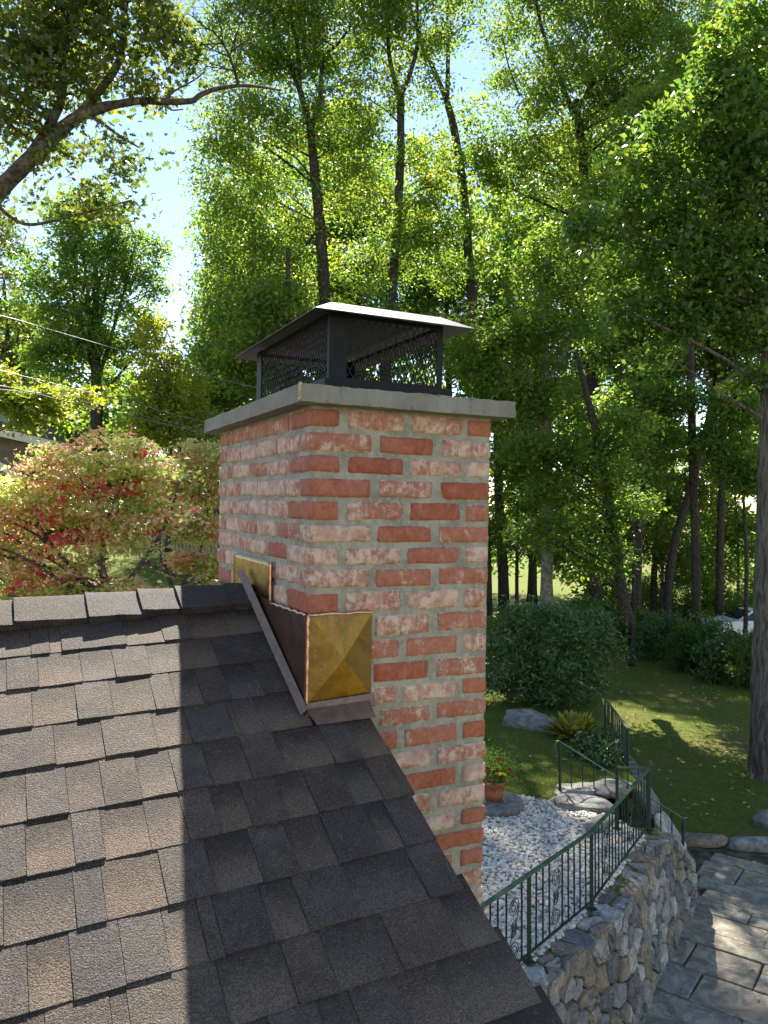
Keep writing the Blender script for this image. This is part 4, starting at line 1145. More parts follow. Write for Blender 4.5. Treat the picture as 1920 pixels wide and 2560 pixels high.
def tree(name, label, trunk, r0, r1, limbs, blobs, n, size, leafm, barkm='bark_dark', seed=1, cr=.55, per=70, asp=.55, shape=None, group='woodland trees', up=.7, shell=.55, nb=45, cat='tree', sides=10, tintmix=.5, flare=1.0, flat=.55, bias=0.0):
    rs_ = np.random.default_rng(seed); path = smoothpath(trunk, 6)
    root = empty(name, path[0]); tag(root, label, cat, group); o0 = root.location.copy()
    rad = list(np.linspace(1, 0, len(path))**.8*(r0-r1)+r1); rad[0] *= 1.35*flare; rad[1] *= 1.12*flare; rad[2] *= 1+(flare-1)*.5
    mb = MB(); mb.tube([p-o0 for p in path], rad, sides, .06); mb.build('trunk', M[barkm], root, True)
    allp, allr = list(path), list(rad)
    for lp, ra, rb in limbs:
        q = smoothpath(lp, 5); rr = list(np.linspace(ra, rb, len(q))); mb = MB(); mb.tube([p-o0 for p in q], rr, 7, .05); mb.build('limb', M[barkm], root, True)
        allp += q; allr += rr
    cen, cc, ct = clumps(blobs, int(n*1.75), rs_, cr, per, shell, flat)
    cc = cc.copy(); mb = MB(); rs_.shuffle(cc); branch_net(mb, allp, allr, cc, rs_, .010, nb)
    if mb.V:
        mb.V = [v-o0 for v in mb.V]; mb.build('branches', M[barkm], root, True)['kind'] = 'stuff'
    tint = np.clip(ct*tintmix+rs_.random(len(cen))*(1-tintmix)+bias, 0, 1)
    me = leaves(cen-np.array(o0[:]), size, M[leafm], rs_, up, asp, shape, tint)
    o = link('crown', me, root); return root
def Bp(x, y, d, rx, ry=None, rz=None, wt=1.0):
    ry = rx if ry is None else ry; rz = rx if rz is None else rz
    return (P(x, y, d)[:], (rx, ry, rz), wt)
def T(d, *xy): return [P(x, y, d) for x, y in xy]
def gy(x, d):
    X = (x-960)/FPX*d; z = float(HL(X, d)) if x > 1400 else float(max(HU(X, d), HL(X, d))); return 1293.5+(CAM[2]-z+.1)/d*FPX
WOOD = 'tall woodland trees behind the chimney'
# --- tall trees in the middle
d = 32
tree('tall_tree', 'tall dark forked tree directly behind the chimney cap hood', T(d, (824, gy(824, 32)), (822, 1380), (816, 1000), (812, 760), (803, 600), (788, 440), (776, 320)), .30, .17,
     [(T(d, (776, 320), (748, 220), (712, 130), (685, 60), (655, -60)), .15, .06), (T(d, (776, 330), (800, 250), (808, 150), (845, 110), (880, 60)), .13, .04), (T(d, (748, 220), (745, 120), (728, 40), (730, -80)), .12, .05), (T(d, (808, 560), (760, 620), (700, 700)), .07, .03), (T(d, (790, 400), (720, 360), (650, 310)), .06, .02)],
     [Bp(620, 100, d, 2.1), Bp(575, 270, d, 1.3), Bp(570, 420, d, 1.5), Bp(655, 330, d, 1.8), Bp(720, 90, d, 2.0), Bp(840, 60, d, 2.0), Bp(590, 590, d, 1.7), Bp(700, 540, d, 1.7), Bp(850, 300, d, 1.6), Bp(870, 480, d, 1.3), Bp(560, 720, d, 1.3), Bp(700, 690, d, 1.7), Bp(700, -130, d, 2.6), Bp(850, -120, d, 2.2), Bp(600, 800, d, 1.5), Bp(740, 800, d, 1.6)],
     40000, .165, 'leaf_gold', seed=1, group=WOOD, cr=.62)
d = 33
tree('tall_tree', 'tall slim tree with a high Y fork right of the cap hood', T(d, (953, gy(953, 33)), (955, 1380), (965, 900), (978, 740), (990, 600), (1000, 420), (1002, 230)), .27, .15,
     [(T(d, (1000, 250), (975, 150), (968, 60), (962, -60)), .12, .05), (T(d, (1002, 240), (1030, 170), (1045, 90), (1040, -40)), .12, .05), (T(d, (995, 520), (1060, 470), (1120, 480)), .06, .03)],
     [Bp(955, 70, d, 1.7), Bp(1040, 40, d, 1.9), Bp(930, 240, d, 1.4), Bp(1065, 230, d, 1.0), Bp(940, 400, d, 1.4), Bp(1070, 400, d, 1.3), Bp(900, 620, d, 1.5), Bp(1000, 620, d, 1.5), Bp(1060, 560, d, 1.4), Bp(990, -120, d, 2.3), Bp(930, 760, d, 1.5)],
     15000, .17, 'leaf_gold', seed=2, group=WOOD, cr=.6)
d = 36
tree('tall_tree', 'leaning tree with an open airy crown left of the narrow sky gap', T(d, (1216, gy(1216, 36)), (1215, 1420), (1190, 900), (1160, 500), (1137, 333), (1116, 250)), .28, .15,
     [(T(d, (1116, 250), (1082, 169), (1053, 105), (1020, 0), (1000, -80)), .13, .05), (T(d, (1118, 252), (1120, 140), (1118, 40), (1124, -60)), .12, .04)],
     [Bp(1140, 40, d, 1.5), Bp(1180, 330, d, 1.5), Bp(1190, 450, d, 1.6), Bp(1120, 520, d, 1.6), Bp(1100, -100, d, 2.0), Bp(1160, 640, d, 2.0), Bp(1060, 700, d, 1.6)],
     4200, .21, 'leaf_green', seed=3, group=WOOD, cr=.6)
d = 35
tree('tall_tree', 'broad yellow-green tree filling the upper right sky', T(d, (1490, gy(1490, 35)), (1488, 1420), (1480, 900), (1465, 500), (1440, 250)), .34, .16,
     [(T(d, (1450, 330), (1400, 200), (1360, 90), (1330, -40)), .14, .05), (T(d, (1445, 280), (1500, 160), (1540, 30)), .13, .05), (T(d, (1462, 480), (1380, 400), (1290, 330)), .1, .03), (T(d, (1300, 240), (1270, 160), (1255, 80)), .05, .02)],
     [Bp(1350, 90, d, 2.4), Bp(1500, 80, d, 2.4), Bp(1300, 270, d, 1.8), Bp(1430, 230, d, 2.3), Bp(1600, 160, d, 2.4), Bp(1400, -90, d, 2.6), Bp(1590, -60, d, 2.6), Bp(1260, 400, d, 1.5), Bp(1720, 60, d, 2.6), Bp(1380, 420, d, 2.0), Bp(1800, 200, d, 2.3), Bp(1520, 320, d, 2.0)],
     38000, .175, 'leaf_gold', seed=4, group=WOOD, cr=.62)
d = 29
tree('tall_tree', 'dark upright tree with forked trunk among shaded leaves, upper right', T(d, (1742, gy(1742, 29)), (1740, 1440), (1728, 1000), (1720, 700), (1716, 520)), .17, .12,
     [(T(d, (1716, 530), (1695, 440), (1680, 360), (1660, 260)), .12, .04), (T(d, (1716, 520), (1740, 430), (1750, 330), (1770, 220)), .12, .04)],
     [Bp(1650, 330, d, 1.8), Bp(1800, 330, d, 2.0), Bp(1560, 480, d, 1.7), Bp(1850, 500, d, 1.8), Bp(1640, 640, d, 1.5), Bp(1780, 640, d, 1.4), Bp(1760, 150, d, 2.0), Bp(1880, 250, d, 2.0)],
     15000, .19, 'leaf_green', seed=5, group=WOOD, cr=.55)
# --- shaded maples in the middle distance
d = 25
tree('maple_tree', 'shaded green tree with pale grey trunk just right of the chimney', T(d, (1366, 1520), (1368, 1300), (1368, 1120), (1362, 950), (1358, 800), (1372, 640)), .21, .07,
     [(T(d, (1362, 960), (1420, 860), (1450, 760), (1460, 650)), .09, .03), (T(d, (1364, 1000), (1310, 900), (1270, 800)), .07, .03), (T(d, (1368, 1110), (1440, 1040), (1500, 1010)), .05, .02)],
     [Bp(1390, 640, d, 1.2), Bp(1330, 760, d, 1.3), Bp(1170, 840, d, 1.2), Bp(1440, 720, d, 1.3), Bp(1290, 900, d, 1.3), Bp(1450, 860, d, 1.2), Bp(1190, 930, d, 1.0), Bp(1400, 1000, d, 1.0), Bp(1260, 1020, d, .9)],
     9000, .17, 'leaf_green', 'bark_pale', seed=6, group=WOOD, cr=.5, up=1.1)
d = 24
tree('maple_tree', 'low spreading shaded tree with two leaning trunks above the big shrub', T(d, (1570, 1560), (1545, 1420), (1520, 1240), (1490, 1080), (1465, 980), (1440, 880)), .19, .06,
     [(T(d, (1520, 1240), (1440, 1180), (1370, 1160)), .06, .02), (T(d, (1500, 1120), (1560, 1060), (1620, 1030)), .05, .02)],
     [Bp(1440, 1120, d, .95, rz=.7), Bp(1530, 1180, d, .95, rz=.7), Bp(1380, 1220, d, .9, rz=.6), Bp(1470, 1290, d, 1.0, rz=.6), Bp(1560, 1080, d, 1.0, rz=.8), Bp(1330, 1120, d, .9, rz=.7), Bp(1600, 1250, d, .8, rz=.5), Bp(1350, 1330, d, .9, rz=.6), Bp(1500, 1390, d, .9, rz=.5)],
     8500, .15, 'leaf_green', 'bark_dark', seed=7, group=WOOD, cr=.42, up=1.2)
# trunks standing in the wood, with their own crowns
def woodland(x0, x1, d, ytop, r, label, seed, blobs, n, leafm='leaf_green', ybase=1480, bark='bark_dark'):
    mid = (x0*.5+x1*.5+random.uniform(-8, 8), (ybase+ytop)/2)
    tree('woodland_tree', label, T(d, (x0-(x1-x0)*.12, gy(x0, d)), (x0, ybase-40), mid, (x1, ytop)), r*.72, r*.4, [], [Bp(bx, by, d, br) for bx, by, br in blobs], n, .20, leafm, bark, seed, .6, 60, group=WOOD, nb=18)
woodland(1258, 1245, 38, 860, .42, 'thick dark trunk showing close beside the right edge of the chimney', 21, [(1240, 900, 1.6), (1260, 1000, 1.5)], 4500)
woodland(1592, 1600, 33, 820, .32, 'dark straight trunk rising right of the leaning pair', 22, [(1600, 860, 1.8), (1540, 780, 1.8), (1660, 760, 1.8), (1570, 960, 1.3)], 8000)
woodland(1635, 1650, 40, 900, .26, 'slender dark trunk behind the straight trunk', 23, [(1650, 900, 1.6), (1640, 1020, 1.2)], 4500, 'leaf_gold')
woodland(1682, 1825, 36, 800, .30, 'dark trunk leaning strongly to the right in the wood', 24, [(1840, 760, 2.2), (1760, 860, 1.4), (1880, 880, 1.6)], 8000, 'leaf_gold', 1420)
woodland(1800, 1812, 37, 860, .28, 'upright dark trunk right of the leaning trunk', 25, [(1830, 960, 1.4), (1800, 820, 2.0), (1880, 1060, 1.4)], 7000, 'leaf_green', 1430)
woodland(1292, 1290, 42, 950, .16, 'thin dark trunk between chimney and pale trunk', 26, [(1290, 1020, 1.4), (1300, 880, 1.6)], 4000, 'leaf_gold')
woodland(730, 720, 30, 620, .20, 'short dark trunk left of the cap behind the hood edge', 27, [(690, 800, 1.6), (640, 880, 1.6), (760, 900, 1.4)], 8000, 'leaf_gold', 1300)
BACK = 'dense trees in the back of the wood'
for i, (x, dd_, bl_, n_, lab) in enumerate((
    (1120, 46, [(1090, 660, 2.4), (1200, 720, 2.4), (1080, 800, 2.4), (1200, 880, 2.4)], 10000, 'dense back tree right of the cap, behind the leaning tree'),
    (1330, 48, [(1300, 500, 2.8), (1400, 580, 2.8), (1300, 660, 2.8), (1400, 760, 2.8), (1280, 830, 2.6), (1380, 930, 2.6), (1280, 1010, 2.4)], 17000, 'dense back tree behind the pale grey trunk'),
    (1540, 47, [(1520, 450, 2.8), (1600, 560, 2.8), (1500, 640, 2.8), (1600, 720, 2.6), (1500, 810, 2.6), (1580, 880, 2.2)], 15000, 'dense back tree behind the paired trunks'),
    (1780, 49, [(1700, 420, 2.6), (1820, 480, 2.8), (1740, 600, 2.6), (1860, 640, 2.6), (1760, 740, 2.2)], 12000, 'dense back tree filling the top right behind the forked trunk'),
    (900, 45, [(850, 420, 2.4), (930, 520, 2.4), (860, 640, 2.6), (960, 720, 2.6), (840, 780, 2.4), (760, 640, 2.2)], 12000, 'dense back tree straight behind the cap hood'),
    (640, 44, [(620, 480, 2.0), (560, 580, 1.6), (660, 640, 2.2), (580, 720, 1.8), (680, 780, 2.0), (560, 840, 1.8)], 10000, 'dense back tree left of the cap, right of the sky gap'))):
    tree('back_tree', lab, T(dd_, (x, gy(x, dd_)), (x+5, 1100), (x-6, 700)), .3, .1, [], [Bp(bx, by, dd_, br) for bx, by, br in bl_], n_*.8, .27, 'leaf_green', 'bark_dark', 140+i, .9, 60, group=BACK, nb=14)
# big tree at the right edge with overhanging leaves
d = 17.3
tree('big_oak_tree', 'thick furrowed trunk at the right edge with dark leaves hanging over the lawn', T(d, (1932, 1990), (1932, 1880), (1934, 1700), (1940, 1400), (1950, 1000), (1958, 600), (1968, 200)), .50, .32,
     [(T(d, (1958, 760), (1870, 690), (1780, 640), (1700, 560)), .10, .03), (T(d, (1962, 560), (1880, 430), (1800, 370), (1700, 340)), .12, .03), (T(d, (1966, 300), (1880, 200), (1800, 150)), .12, .03), (T(d, (1956, 930), (1880, 850), (1800, 820)), .06, .02)],
     [Bp(1700, 340, d, .95, rz=.7), Bp(1820, 260, d, 1.1), Bp(1880, 130, d, 1.2), Bp(1880, 420, d, 1.0), Bp(1790, 520, d, .95), Bp(1640, 520, d, .8, rz=.6), Bp(1560, 640, d, .75, rz=.5), Bp(1700, 660, d, .9), Bp(1850, 640, d, .9), Bp(1600, 770, d, .7, rz=.5), Bp(1720, 790, d, .7, rz=.5), Bp(1880, 800, d, .7), Bp(1800, 700, d, .8), Bp(1640, 880, d, .45, rz=.35), Bp(1480, 560, d, .6, rz=.4), Bp(1900, 950, d, .5), Bp(1600, 420, d, .7, rz=.5)],
     17000, .155, 'leaf_dark', 'bark_ridged', seed=9, cr=.34, per=45, asp=.6, group=None, up=.9, sides=20, flare=1.25)
# --- oak on the left with the long bare limb
d = 10.5
tree('oak_tree', 'large oak at the left with a thick limb reaching across the sky', [P(-330, 1500, d), P(-320, 1100, d), P(-240, 760, d), P(-110, 600, d), P(-5, 480, d), P(100, 375, d), P(190, 295, d), P(280, 262, d)], .165, .058,
     [(T(d, (275, 264), (345, 252), (410, 254), (478, 252), (500, 238), (540, 222), (600, 214), (650, 217), (700, 226)), .056, .014), (T(d, (180, 305), (290, 170), (310, 60), (320, -60)), .06, .03), (T(d, (60, 410), (150, 260), (160, 120), (200, -50)), .07, .03), (T(d, (-20, 500), (60, 560), (180, 540), (330, 500)), .03, .01), (T(d, (410, 250), (440, 225), (500, 190), (520, 150)), .016, .006), (T(d, (412, 262), (430, 275), (458, 273)), .014, .008), (T(d, (230, 290), (300, 340), (350, 370)), .03, .01)],
     [Bp(60, 60, d, .62), Bp(190, 50, d, .62), Bp(310, 60, d, .58), Bp(410, 90, d, .42), Bp(120, 180, d, .6), Bp(260, 170, d, .55), Bp(380, 185, d, .42), Bp(30, 250, d, .5), Bp(450, 140, d, .28), Bp(60, 350, d, .45), Bp(230, 360, d, .42, rz=.3), Bp(310, 370, d, .30, rz=.2), Bp(380, 360, d, .18, rz=.12), Bp(140, 440, d, .40, rz=.3), Bp(300, 450, d, .32, rz=.2), Bp(30, 540, d, .35), Bp(230, 500, d, .35, rz=.2), Bp(120, -60, d, .8), Bp(300, -60, d, .7), Bp(20, 150, d, .5), Bp(330, 520, d, .22, rz=.15), Bp(480, 180, d, .15)],
     6000, .105, 'leaf_oak', 'bark', seed=12, cr=.24, per=30, shape=OAK, group=None, up=.5, nb=70, sides=14)
# bare twigs above the limb end
mb = MB(); dt = empty('dead_branch', P(596, 214, d)); tag(dt, 'bare leafless twigs standing up from the end of the oak limb', 'branch'); o0 = dt.location.copy()
rt = random.Random(5)
def twig(a, ang, L, r, lev):
    x, y = a; pts = [(x, y)]
    for i in range(4):
        ang += rt.uniform(-.22, .22); x += math.cos(ang)*L/4; y -= math.sin(ang)*L/4; pts.append((x, y))
    mb.tube([P(px, py, d+rt.uniform(-.05, .05))-o0 for px, py in pts], list(np.linspace(r, max(r*.45, .0022), 5)), 5, cap=False)
    if lev > 0:
        for i in (1, 2, 3, 4):
            for sg in ((1,) if rt.random() < .5 else (-1, 1)): twig(pts[i], ang+sg*rt.uniform(.4, .9), L*rt.uniform(.4, .65), max(r*.5, .0025), lev-1)
twig((596, 214), 1.75, 150, .024, 2); twig((585, 130), 1.65, 130, .010, 2); twig((580, 128), .7, 110, .012, 1); twig((560, 168), 2.7, 110, .008, 2); twig((505, 160), 1.2, 130, .006, 2)
mb.build('twig', M['bark_dark'], dt, True)
# --- trees at the left beyond the maple
d = 29
tree('round_tree', 'rounded green tree with several upright stems behind the power lines', T(d, (246, 1400), (242, 1100), (242, 980), (238, 860), (240, 740), (238, 600)), .27, .05,
     [(T(d, (242, 960), (200, 800), (170, 680), (150, 590)), .08, .02), (T(d, (242, 960), (290, 800), (320, 690), (340, 600)), .08, .02), (T(d, (240, 850), (215, 700), (205, 560)), .07, .02), (T(d, (240, 850), (270, 700), (285, 560)), .07, .02), (T(d, (243, 1000), (330, 900), (390, 830)), .05, .02)],
     [Bp(230, 560, d, 1.3), Bp(130, 660, d, 1.2), Bp(340, 640, d, 1.1), Bp(240, 680, d, 1.4), Bp(110, 760, d, 1.0), Bp(370, 750, d, .9), Bp(180, 820, d, 1.3), Bp(310, 820, d, 1.2), Bp(240, 920, d, 1.2), Bp(120, 880, d, .9), Bp(160, 540, d, .9)],
     17000, .16, 'leaf_green', seed=31, cr=.45, group='trees at the left', up=1.0)
d = 26
tree('young_tree', 'bright yellow-green young tree between round tree and chimney', T(d, (420, 1380), (425, 1150), (420, 950)), .09, .03, [],
     [Bp(400, 900, d, .7), Bp(460, 960, d, .9), Bp(420, 1050, d, 1.0), Bp(380, 980, d, .7), Bp(500, 1080, d, .9), Bp(350, 1080, d, .8), Bp(385, 830, d, .45)],
     7500, .15, 'leaf_gold', seed=32, bias=.35, cr=.4, group='trees at the left')
d = 36
tree('background_tree', 'dark green tree mass just left of the crown slab', T(d, (540, 1400), (545, 1100), (550, 900)), .2, .06, [],
     [Bp(560, 850, d, 1.6), Bp(520, 950, d, 1.5), Bp(600, 980, d, 1.8), Bp(500, 1060, d, 1.6), Bp(560, 780, d, 1.2), Bp(640, 900, d, 1.6)], 11000, .19, 'leaf_green', seed=33, group='trees at the left')
d = 34
tree('background_tree', 'thin pale-leaved tree at the far left edge under the oak', T(d, (20, 1380), (25, 1000), (10, 700)), .16, .05, [(T(d, (24, 1000), (50, 800), (70, 640)), .06, .02)],
     [Bp(10, 640, d, 1.0), Bp(20, 760, d, 1.2), Bp(-10, 900, d, 1.5), Bp(60, 880, d, 1.1), Bp(90, 1000, d, 1.4), Bp(-30, 560, d, .9)], 8000, .17, 'leaf_oak', seed=34, cr=.45, group='trees at the left')
d = 17
tree('small_tree', 'leafy bough of a small light green tree above the neighbour roof', T(d, (-140, 1500), (-120, 1150), (-60, 1020)), .09, .04, [(T(d, (-60, 1020), (60, 1000), (160, 985), (240, 985)), .03, .008)],
     [Bp(30, 1000, d, .42, rz=.3), Bp(120, 1000, d, .38, rz=.3), Bp(210, 985, d, .3, rz=.2), Bp(70, 1050, d, .3, rz=.2), Bp(-20, 940, d, .35), Bp(270, 985, d, .15, rz=.1)], 2300, .12, 'leaf_gold', 'bark', seed=35, bias=.3, cr=.25, per=30, shape=OAK, group=None, up=.9)
# --- Japanese maples
d = 11.0
tree('japanese_maple', 'japanese maple with pink, cream and red leaves beyond the ridge', T(d, (250, 2000), (255, 1700), (270, 1520), (250, 1400)), .09, .05,
     [(T(d, (270, 1520), (360, 1400), (420, 1300), (450, 1200)), .04, .012), (T(d, (265, 1500), (160, 1400), (90, 1300), (60, 1200)), .04, .012), (T(d, (255, 1420), (270, 1300), (320, 1180), (360, 1080)), .04, .008), (T(d, (360, 1400), (450, 1440), (520, 1400)), .03, .01)],
     [Bp(70, 1200, d, .42, rz=.25), Bp(180, 1160, d, .45, rz=.3), Bp(300, 1150, d, .42, rz=.3), Bp(380, 1180, d, .35, rz=.3), Bp(50, 1260, d, .5, rz=.35), Bp(180, 1260, d, .5, rz=.35), Bp(300, 1260, d, .45, rz=.3), Bp(400, 1270, d, .38, rz=.3), Bp(60, 1380, d, .5, rz=.35), Bp(170, 1400, d, .45, rz=.3), Bp(290, 1340, d, .4, rz=.25), Bp(60, 1490, d, .5, rz=.3), Bp(200, 1490, d, .45, rz=.25), Bp(310, 1470, d, .3, rz=.2), Bp(120, 1540, d, .5, rz=.2), Bp(280, 1550, d, .4, rz=.2), Bp(-60, 1300, d, .6), Bp(250, 1090, d, .22, rz=.15), Bp(355, 1100, d, .16, rz=.12), Bp(150, 1120, d, .25, rz=.12)],
     12500, .078, 'leaf_maple', 'bark', seed=41, cr=.30, per=42, asp=.6, group=None, up=1.1, nb=60, tintmix=.8, flat=.16)
mj = bpy.data.objects['japanese_maple']; r8 = np.random.default_rng(8)
cen, cc, ct = clumps([Bp(350, 1085, d, .16, rz=.08), Bp(390, 1100, d, .14, rz=.06), Bp(320, 1110, d, .16, rz=.08), Bp(370, 1130, d, .18, rz=.1), Bp(265, 1105, d, .14, rz=.06), Bp(345, 1190, d, .2, rz=.1), Bp(60, 1430, d, .2, rz=.1), Bp(200, 1240, d, .4, rz=.2), Bp(420, 1090, d, .08, rz=.04), Bp(300, 1200, d, .5, rz=.25), Bp(150, 1330, d, .6, rz=.3), Bp(350, 1300, d, .4, rz=.25), Bp(100, 1450, d, .5, rz=.2)], 1500, r8, .09, 15, .4, .25)
o = link('red_sprigs', leaves(cen-np.array(mj.location[:]), .075, M['leaf_maple'], r8, .9, .6, None, np.full(len(cen), .98)), mj); o['label'] = 'crimson leaf sprigs at the top'
d = 14.0
tree('japanese_maple', 'darker green and russet japanese maple close to the left side of the chimney', T(d, (480, 1750), (470, 1560), (430, 1470), (410, 1400)), .06, .035,
     [(T(d, (440, 1480), (500, 1380), (520, 1250), (510, 1150)), .03, .01), (T(d, (430, 1470), (400, 1380), (410, 1260)), .03, .01)],
     [Bp(500, 1130, d, .35, rz=.25), Bp(450, 1190, d, .45, rz=.3), Bp(520, 1220, d, .45, rz=.35), Bp(440, 1290, d, .42, rz=.3), Bp(520, 1320, d, .45, rz=.3), Bp(540, 1420, d, .4, rz=.3), Bp(480, 1400, d, .25, rz=.2), Bp(560, 1150, d, .4)],
     9000, .075, 'leaf_maple', 'bark', seed=42, cr=.28, per=42, asp=.6, group=None, up=1.1, nb=40, tintmix=.8, flat=.2)

# --- shrubs
def shrub(name, label, X, D, z, blobs, n, size, leafm, seed, group=None, cr=.22, shape=None, up=.6, cat='shrub', per=40, asp=.4):
    """blobs: offsets (dx, dd, dz, rx, ry, rz) in metres from the base"""
    rs_ = np.random.default_rng(seed); root = empty(name, Wd(X, D, z)); tag(root, label, cat, group)
    bl = []
    for dx, dd_, dz, rx, ry, rz in blobs:
        q = Wd(X+dx, D+dd_, z+dz)-root.location; bl.append((q[:], (rx, ry, rz), 1.0))
    cen, cc, ct = clumps(bl, n, rs_, cr, per, .75)
    cen[:, 2] = np.maximum(cen[:, 2], .02)
    mb = MB()
    for t in cc[:24]:
        b = Vector(t); mb.tube(smoothpath([Vector((b.x*.1, b.y*.1, 0)), Vector((b.x*.5, b.y*.5, b.z*.55)), b], 3), list(np.linspace(.03, .006, 7)), 5, cap=False)
    mb.build('stems', M['bark_dark'], root, True)
    link('foliage', leaves(cen, size, M[leafm], rs_, up, asp, shape, np.clip(ct*.5+rs_.random(len(cen))*.5, 0, 1)), root); return root
shrub('large_shrub', 'huge rounded dark green shrub standing behind the upper lawn', 4.05, 19.6, -4.95, [(0, 0, 1.25, 1.35, 1.2, 1.25), (-1.0, -.1, 1.0, .95, .9, 1.0), (1.0, .2, 1.15, .85, .9, .95), (.3, -.5, .8, 1.2, .8, .8), (-.4, .3, 2.0, .9, .8, .6), (1.3, .6, 1.7, .7, .7, .6)], 26000, .13, 'leaf_shrub', 51, cr=.26, asp=.28)
hed = 'shrubs along the far side of the lawn'
for i, (x, D, w_, h_, lab) in enumerate(((1590, 32.5, 1.2, 1.9, 'leftmost shrub of the hedge behind the lawn, at the foot of the paired trunks'), (1660, 30.5, 1.4, 2.0, 'second hedge shrub, left of the dark earth bank'), (1745, 28.5, 1.5, 2.3, 'third hedge shrub, in front of the white car hood'), (1830, 27.0, 1.5, 1.9, 'fourth hedge shrub, below the white car'), (1905, 26.0, 1.4, 2.1, 'rightmost hedge shrub beside the thick trunk'))):
    X = (x-960)/FPX*D; zb = float(HL(X, D))
    shrub('hedge_shrub', lab, X, D, zb, [(0, 0, h_*.45, w_*.8, .8, h_*.5), (-.6, -.2, h_*.35, w_*.6, .6, h_*.4), (.6, .1, h_*.4, w_*.6, .7, h_*.42)], 8000, .14, 'leaf_shrub' if i % 2 else 'leaf_dark', 60+i, hed, .26, asp=.35)
for i, (x, D, w_, h_, lm, lab) in enumerate(((1300, 30, 1.6, 2.2, 'leaf_green', 'sunlit bush behind the big shrub, beside the chimney'), (1480, 33, 1.6, 2.3, 'leaf_dark', 'shaded bush behind the big shrub at the pale trunk'), (1700, 41, 2.2, 2.6, 'leaf_gold', 'yellow-green bush in the wood between leaning and upright trunks'), (1840, 42, 2.4, 3.0, 'leaf_gold', 'bright bush in the wood behind the white car'), (1560, 44, 2.4, 2.6, 'leaf_gold', 'pale bush deep in the wood behind the paired trunks'), (1930, 38, 2.0, 2.4, 'leaf_green', 'green bush in the wood hidden behind the thick trunk'))):
    X = (x-960)/FPX*D; zb = max(float(HL(X, D)), float(HU(X, D)) if x < 1500 else -99)
    shrub('woodland_bush', lab, X, D, zb, [(0, 0, h_*.5, w_, .9, h_*.5), (-w_*.7, .3, h_*.4, w_*.7, .8, h_*.4), (w_*.7, .2, h_*.45, w_*.7, .8, h_*.42)], 6000, .17, lm, 80+i, 'bushes in the wood', .35)
US = 'leafy undergrowth trees in the wood'
for i, (x, dd_, bl_, n_, lm, lab) in enumerate((
    (1330, 36, [(1300, 1120, 1.6), (1340, 1230, 1.6), (1280, 1330, 1.5), (1390, 1340, 1.5)], 9000, 'leaf_gold', 'light undergrowth tree just right of the chimney behind the pale trunk'),
    (1480, 40, [(1440, 1000, 1.8), (1520, 1050, 1.8), (1450, 1240, 1.9), (1530, 1330, 1.8), (1420, 1380, 1.6)], 11000, 'leaf_gold', 'light undergrowth tree behind the leaning pair of trunks'),
    (1650, 39, [(1640, 1120, 1.6), (1690, 1230, 1.7), (1620, 1330, 1.6), (1700, 1400, 1.6)], 10000, 'leaf_gold', 'bright undergrowth tree between straight and leaning trunk'),
    (1840, 40, [(1780, 1130, 1.5), (1860, 1180, 1.7), (1790, 1300, 1.7), (1870, 1340, 1.7), (1760, 1410, 1.5)], 11000, 'leaf_gold', 'bright undergrowth tree left of the thick trunk'),
    (1580, 29, [(1560, 1010, 1.1), (1640, 1080, .9), (1690, 1000, .9), (1600, 1200, .8)], 6000, 'leaf_green', 'shaded sapling in front of the straight trunk'),
    (1860, 28, [(1850, 1010, 1.0), (1800, 1100, .8), (1880, 1180, .9)], 5000, 'leaf_green', 'shaded sapling beside the thick trunk'))):
    tree('undergrowth_tree', lab, T(dd_, (x, gy(x, dd_)), (x+6, 1400), (x-8, 1150)), .09, .03, [], [Bp(bx, by, dd_, br, rz=br*.75) for bx, by, br in bl_], n_, .17, lm, 'bark_dark', 120+i, .5, 50, group=US, nb=22, up=1.0)
# yellowing hosta and the leafy plant beside it
def blades_plant(name, label, X, D, z, n, L, wd, leafm, seed, cat):
    r = np.random.default_rng(seed); V = []; F = []; tt = []
    root = empty(name, Wd(X, D, z)); tag(root, label, cat)
    for i in range(n):
        a = r.uniform(0, 6.28); lean = r.uniform(.15, 1.15); l = L*r.uniform(.6, 1.1); b = Vector((math.cos(a), math.sin(a), 0)); s_ = Vector((-b.y, b.x, 0))
        base = b*r.uniform(0, .22); n0 = len(V); wv = wd*r.uniform(.7, 1.2)
        for t, w_ in ((0, .12), (.3, .7), (.6, 1.0), (.85, .6), (1, .02)):
            c = base + b*(l*t*math.sin(lean)*(1+.3*t)) + Vector((0, 0, l*t*math.cos(lean)-.25*l*t*t*lean))
            V += [c-s_*(wv*w_/2), c+s_*(wv*w_/2)]
        for k in range(4): F.append((n0+2*k, n0+2*k+1, n0+2*k+3, n0+2*k+2)); tt.append(r.random())
    link('leaves', fmesh('leaves', np.array([v[:] for v in V]), F, M[leafm], tt), root); return root
blades_plant('hosta', 'clump of yellowing broad leaves in front of the big shrub', 4.02, 16.4, -4.95, 260, .52, .15, 'leaf_hosta', 3, 'plant')
shrub('low_plant', 'low dark leafy plant below the yellow clump by the upper railing', 4.0, 14.9, -4.95, [(0, 0, .28, .45, .4, .3), (.1, -.4, .2, .35, .3, .22)], 2600, .09, 'leaf_shrub', 91, cr=.15, asp=.5, cat='plant')
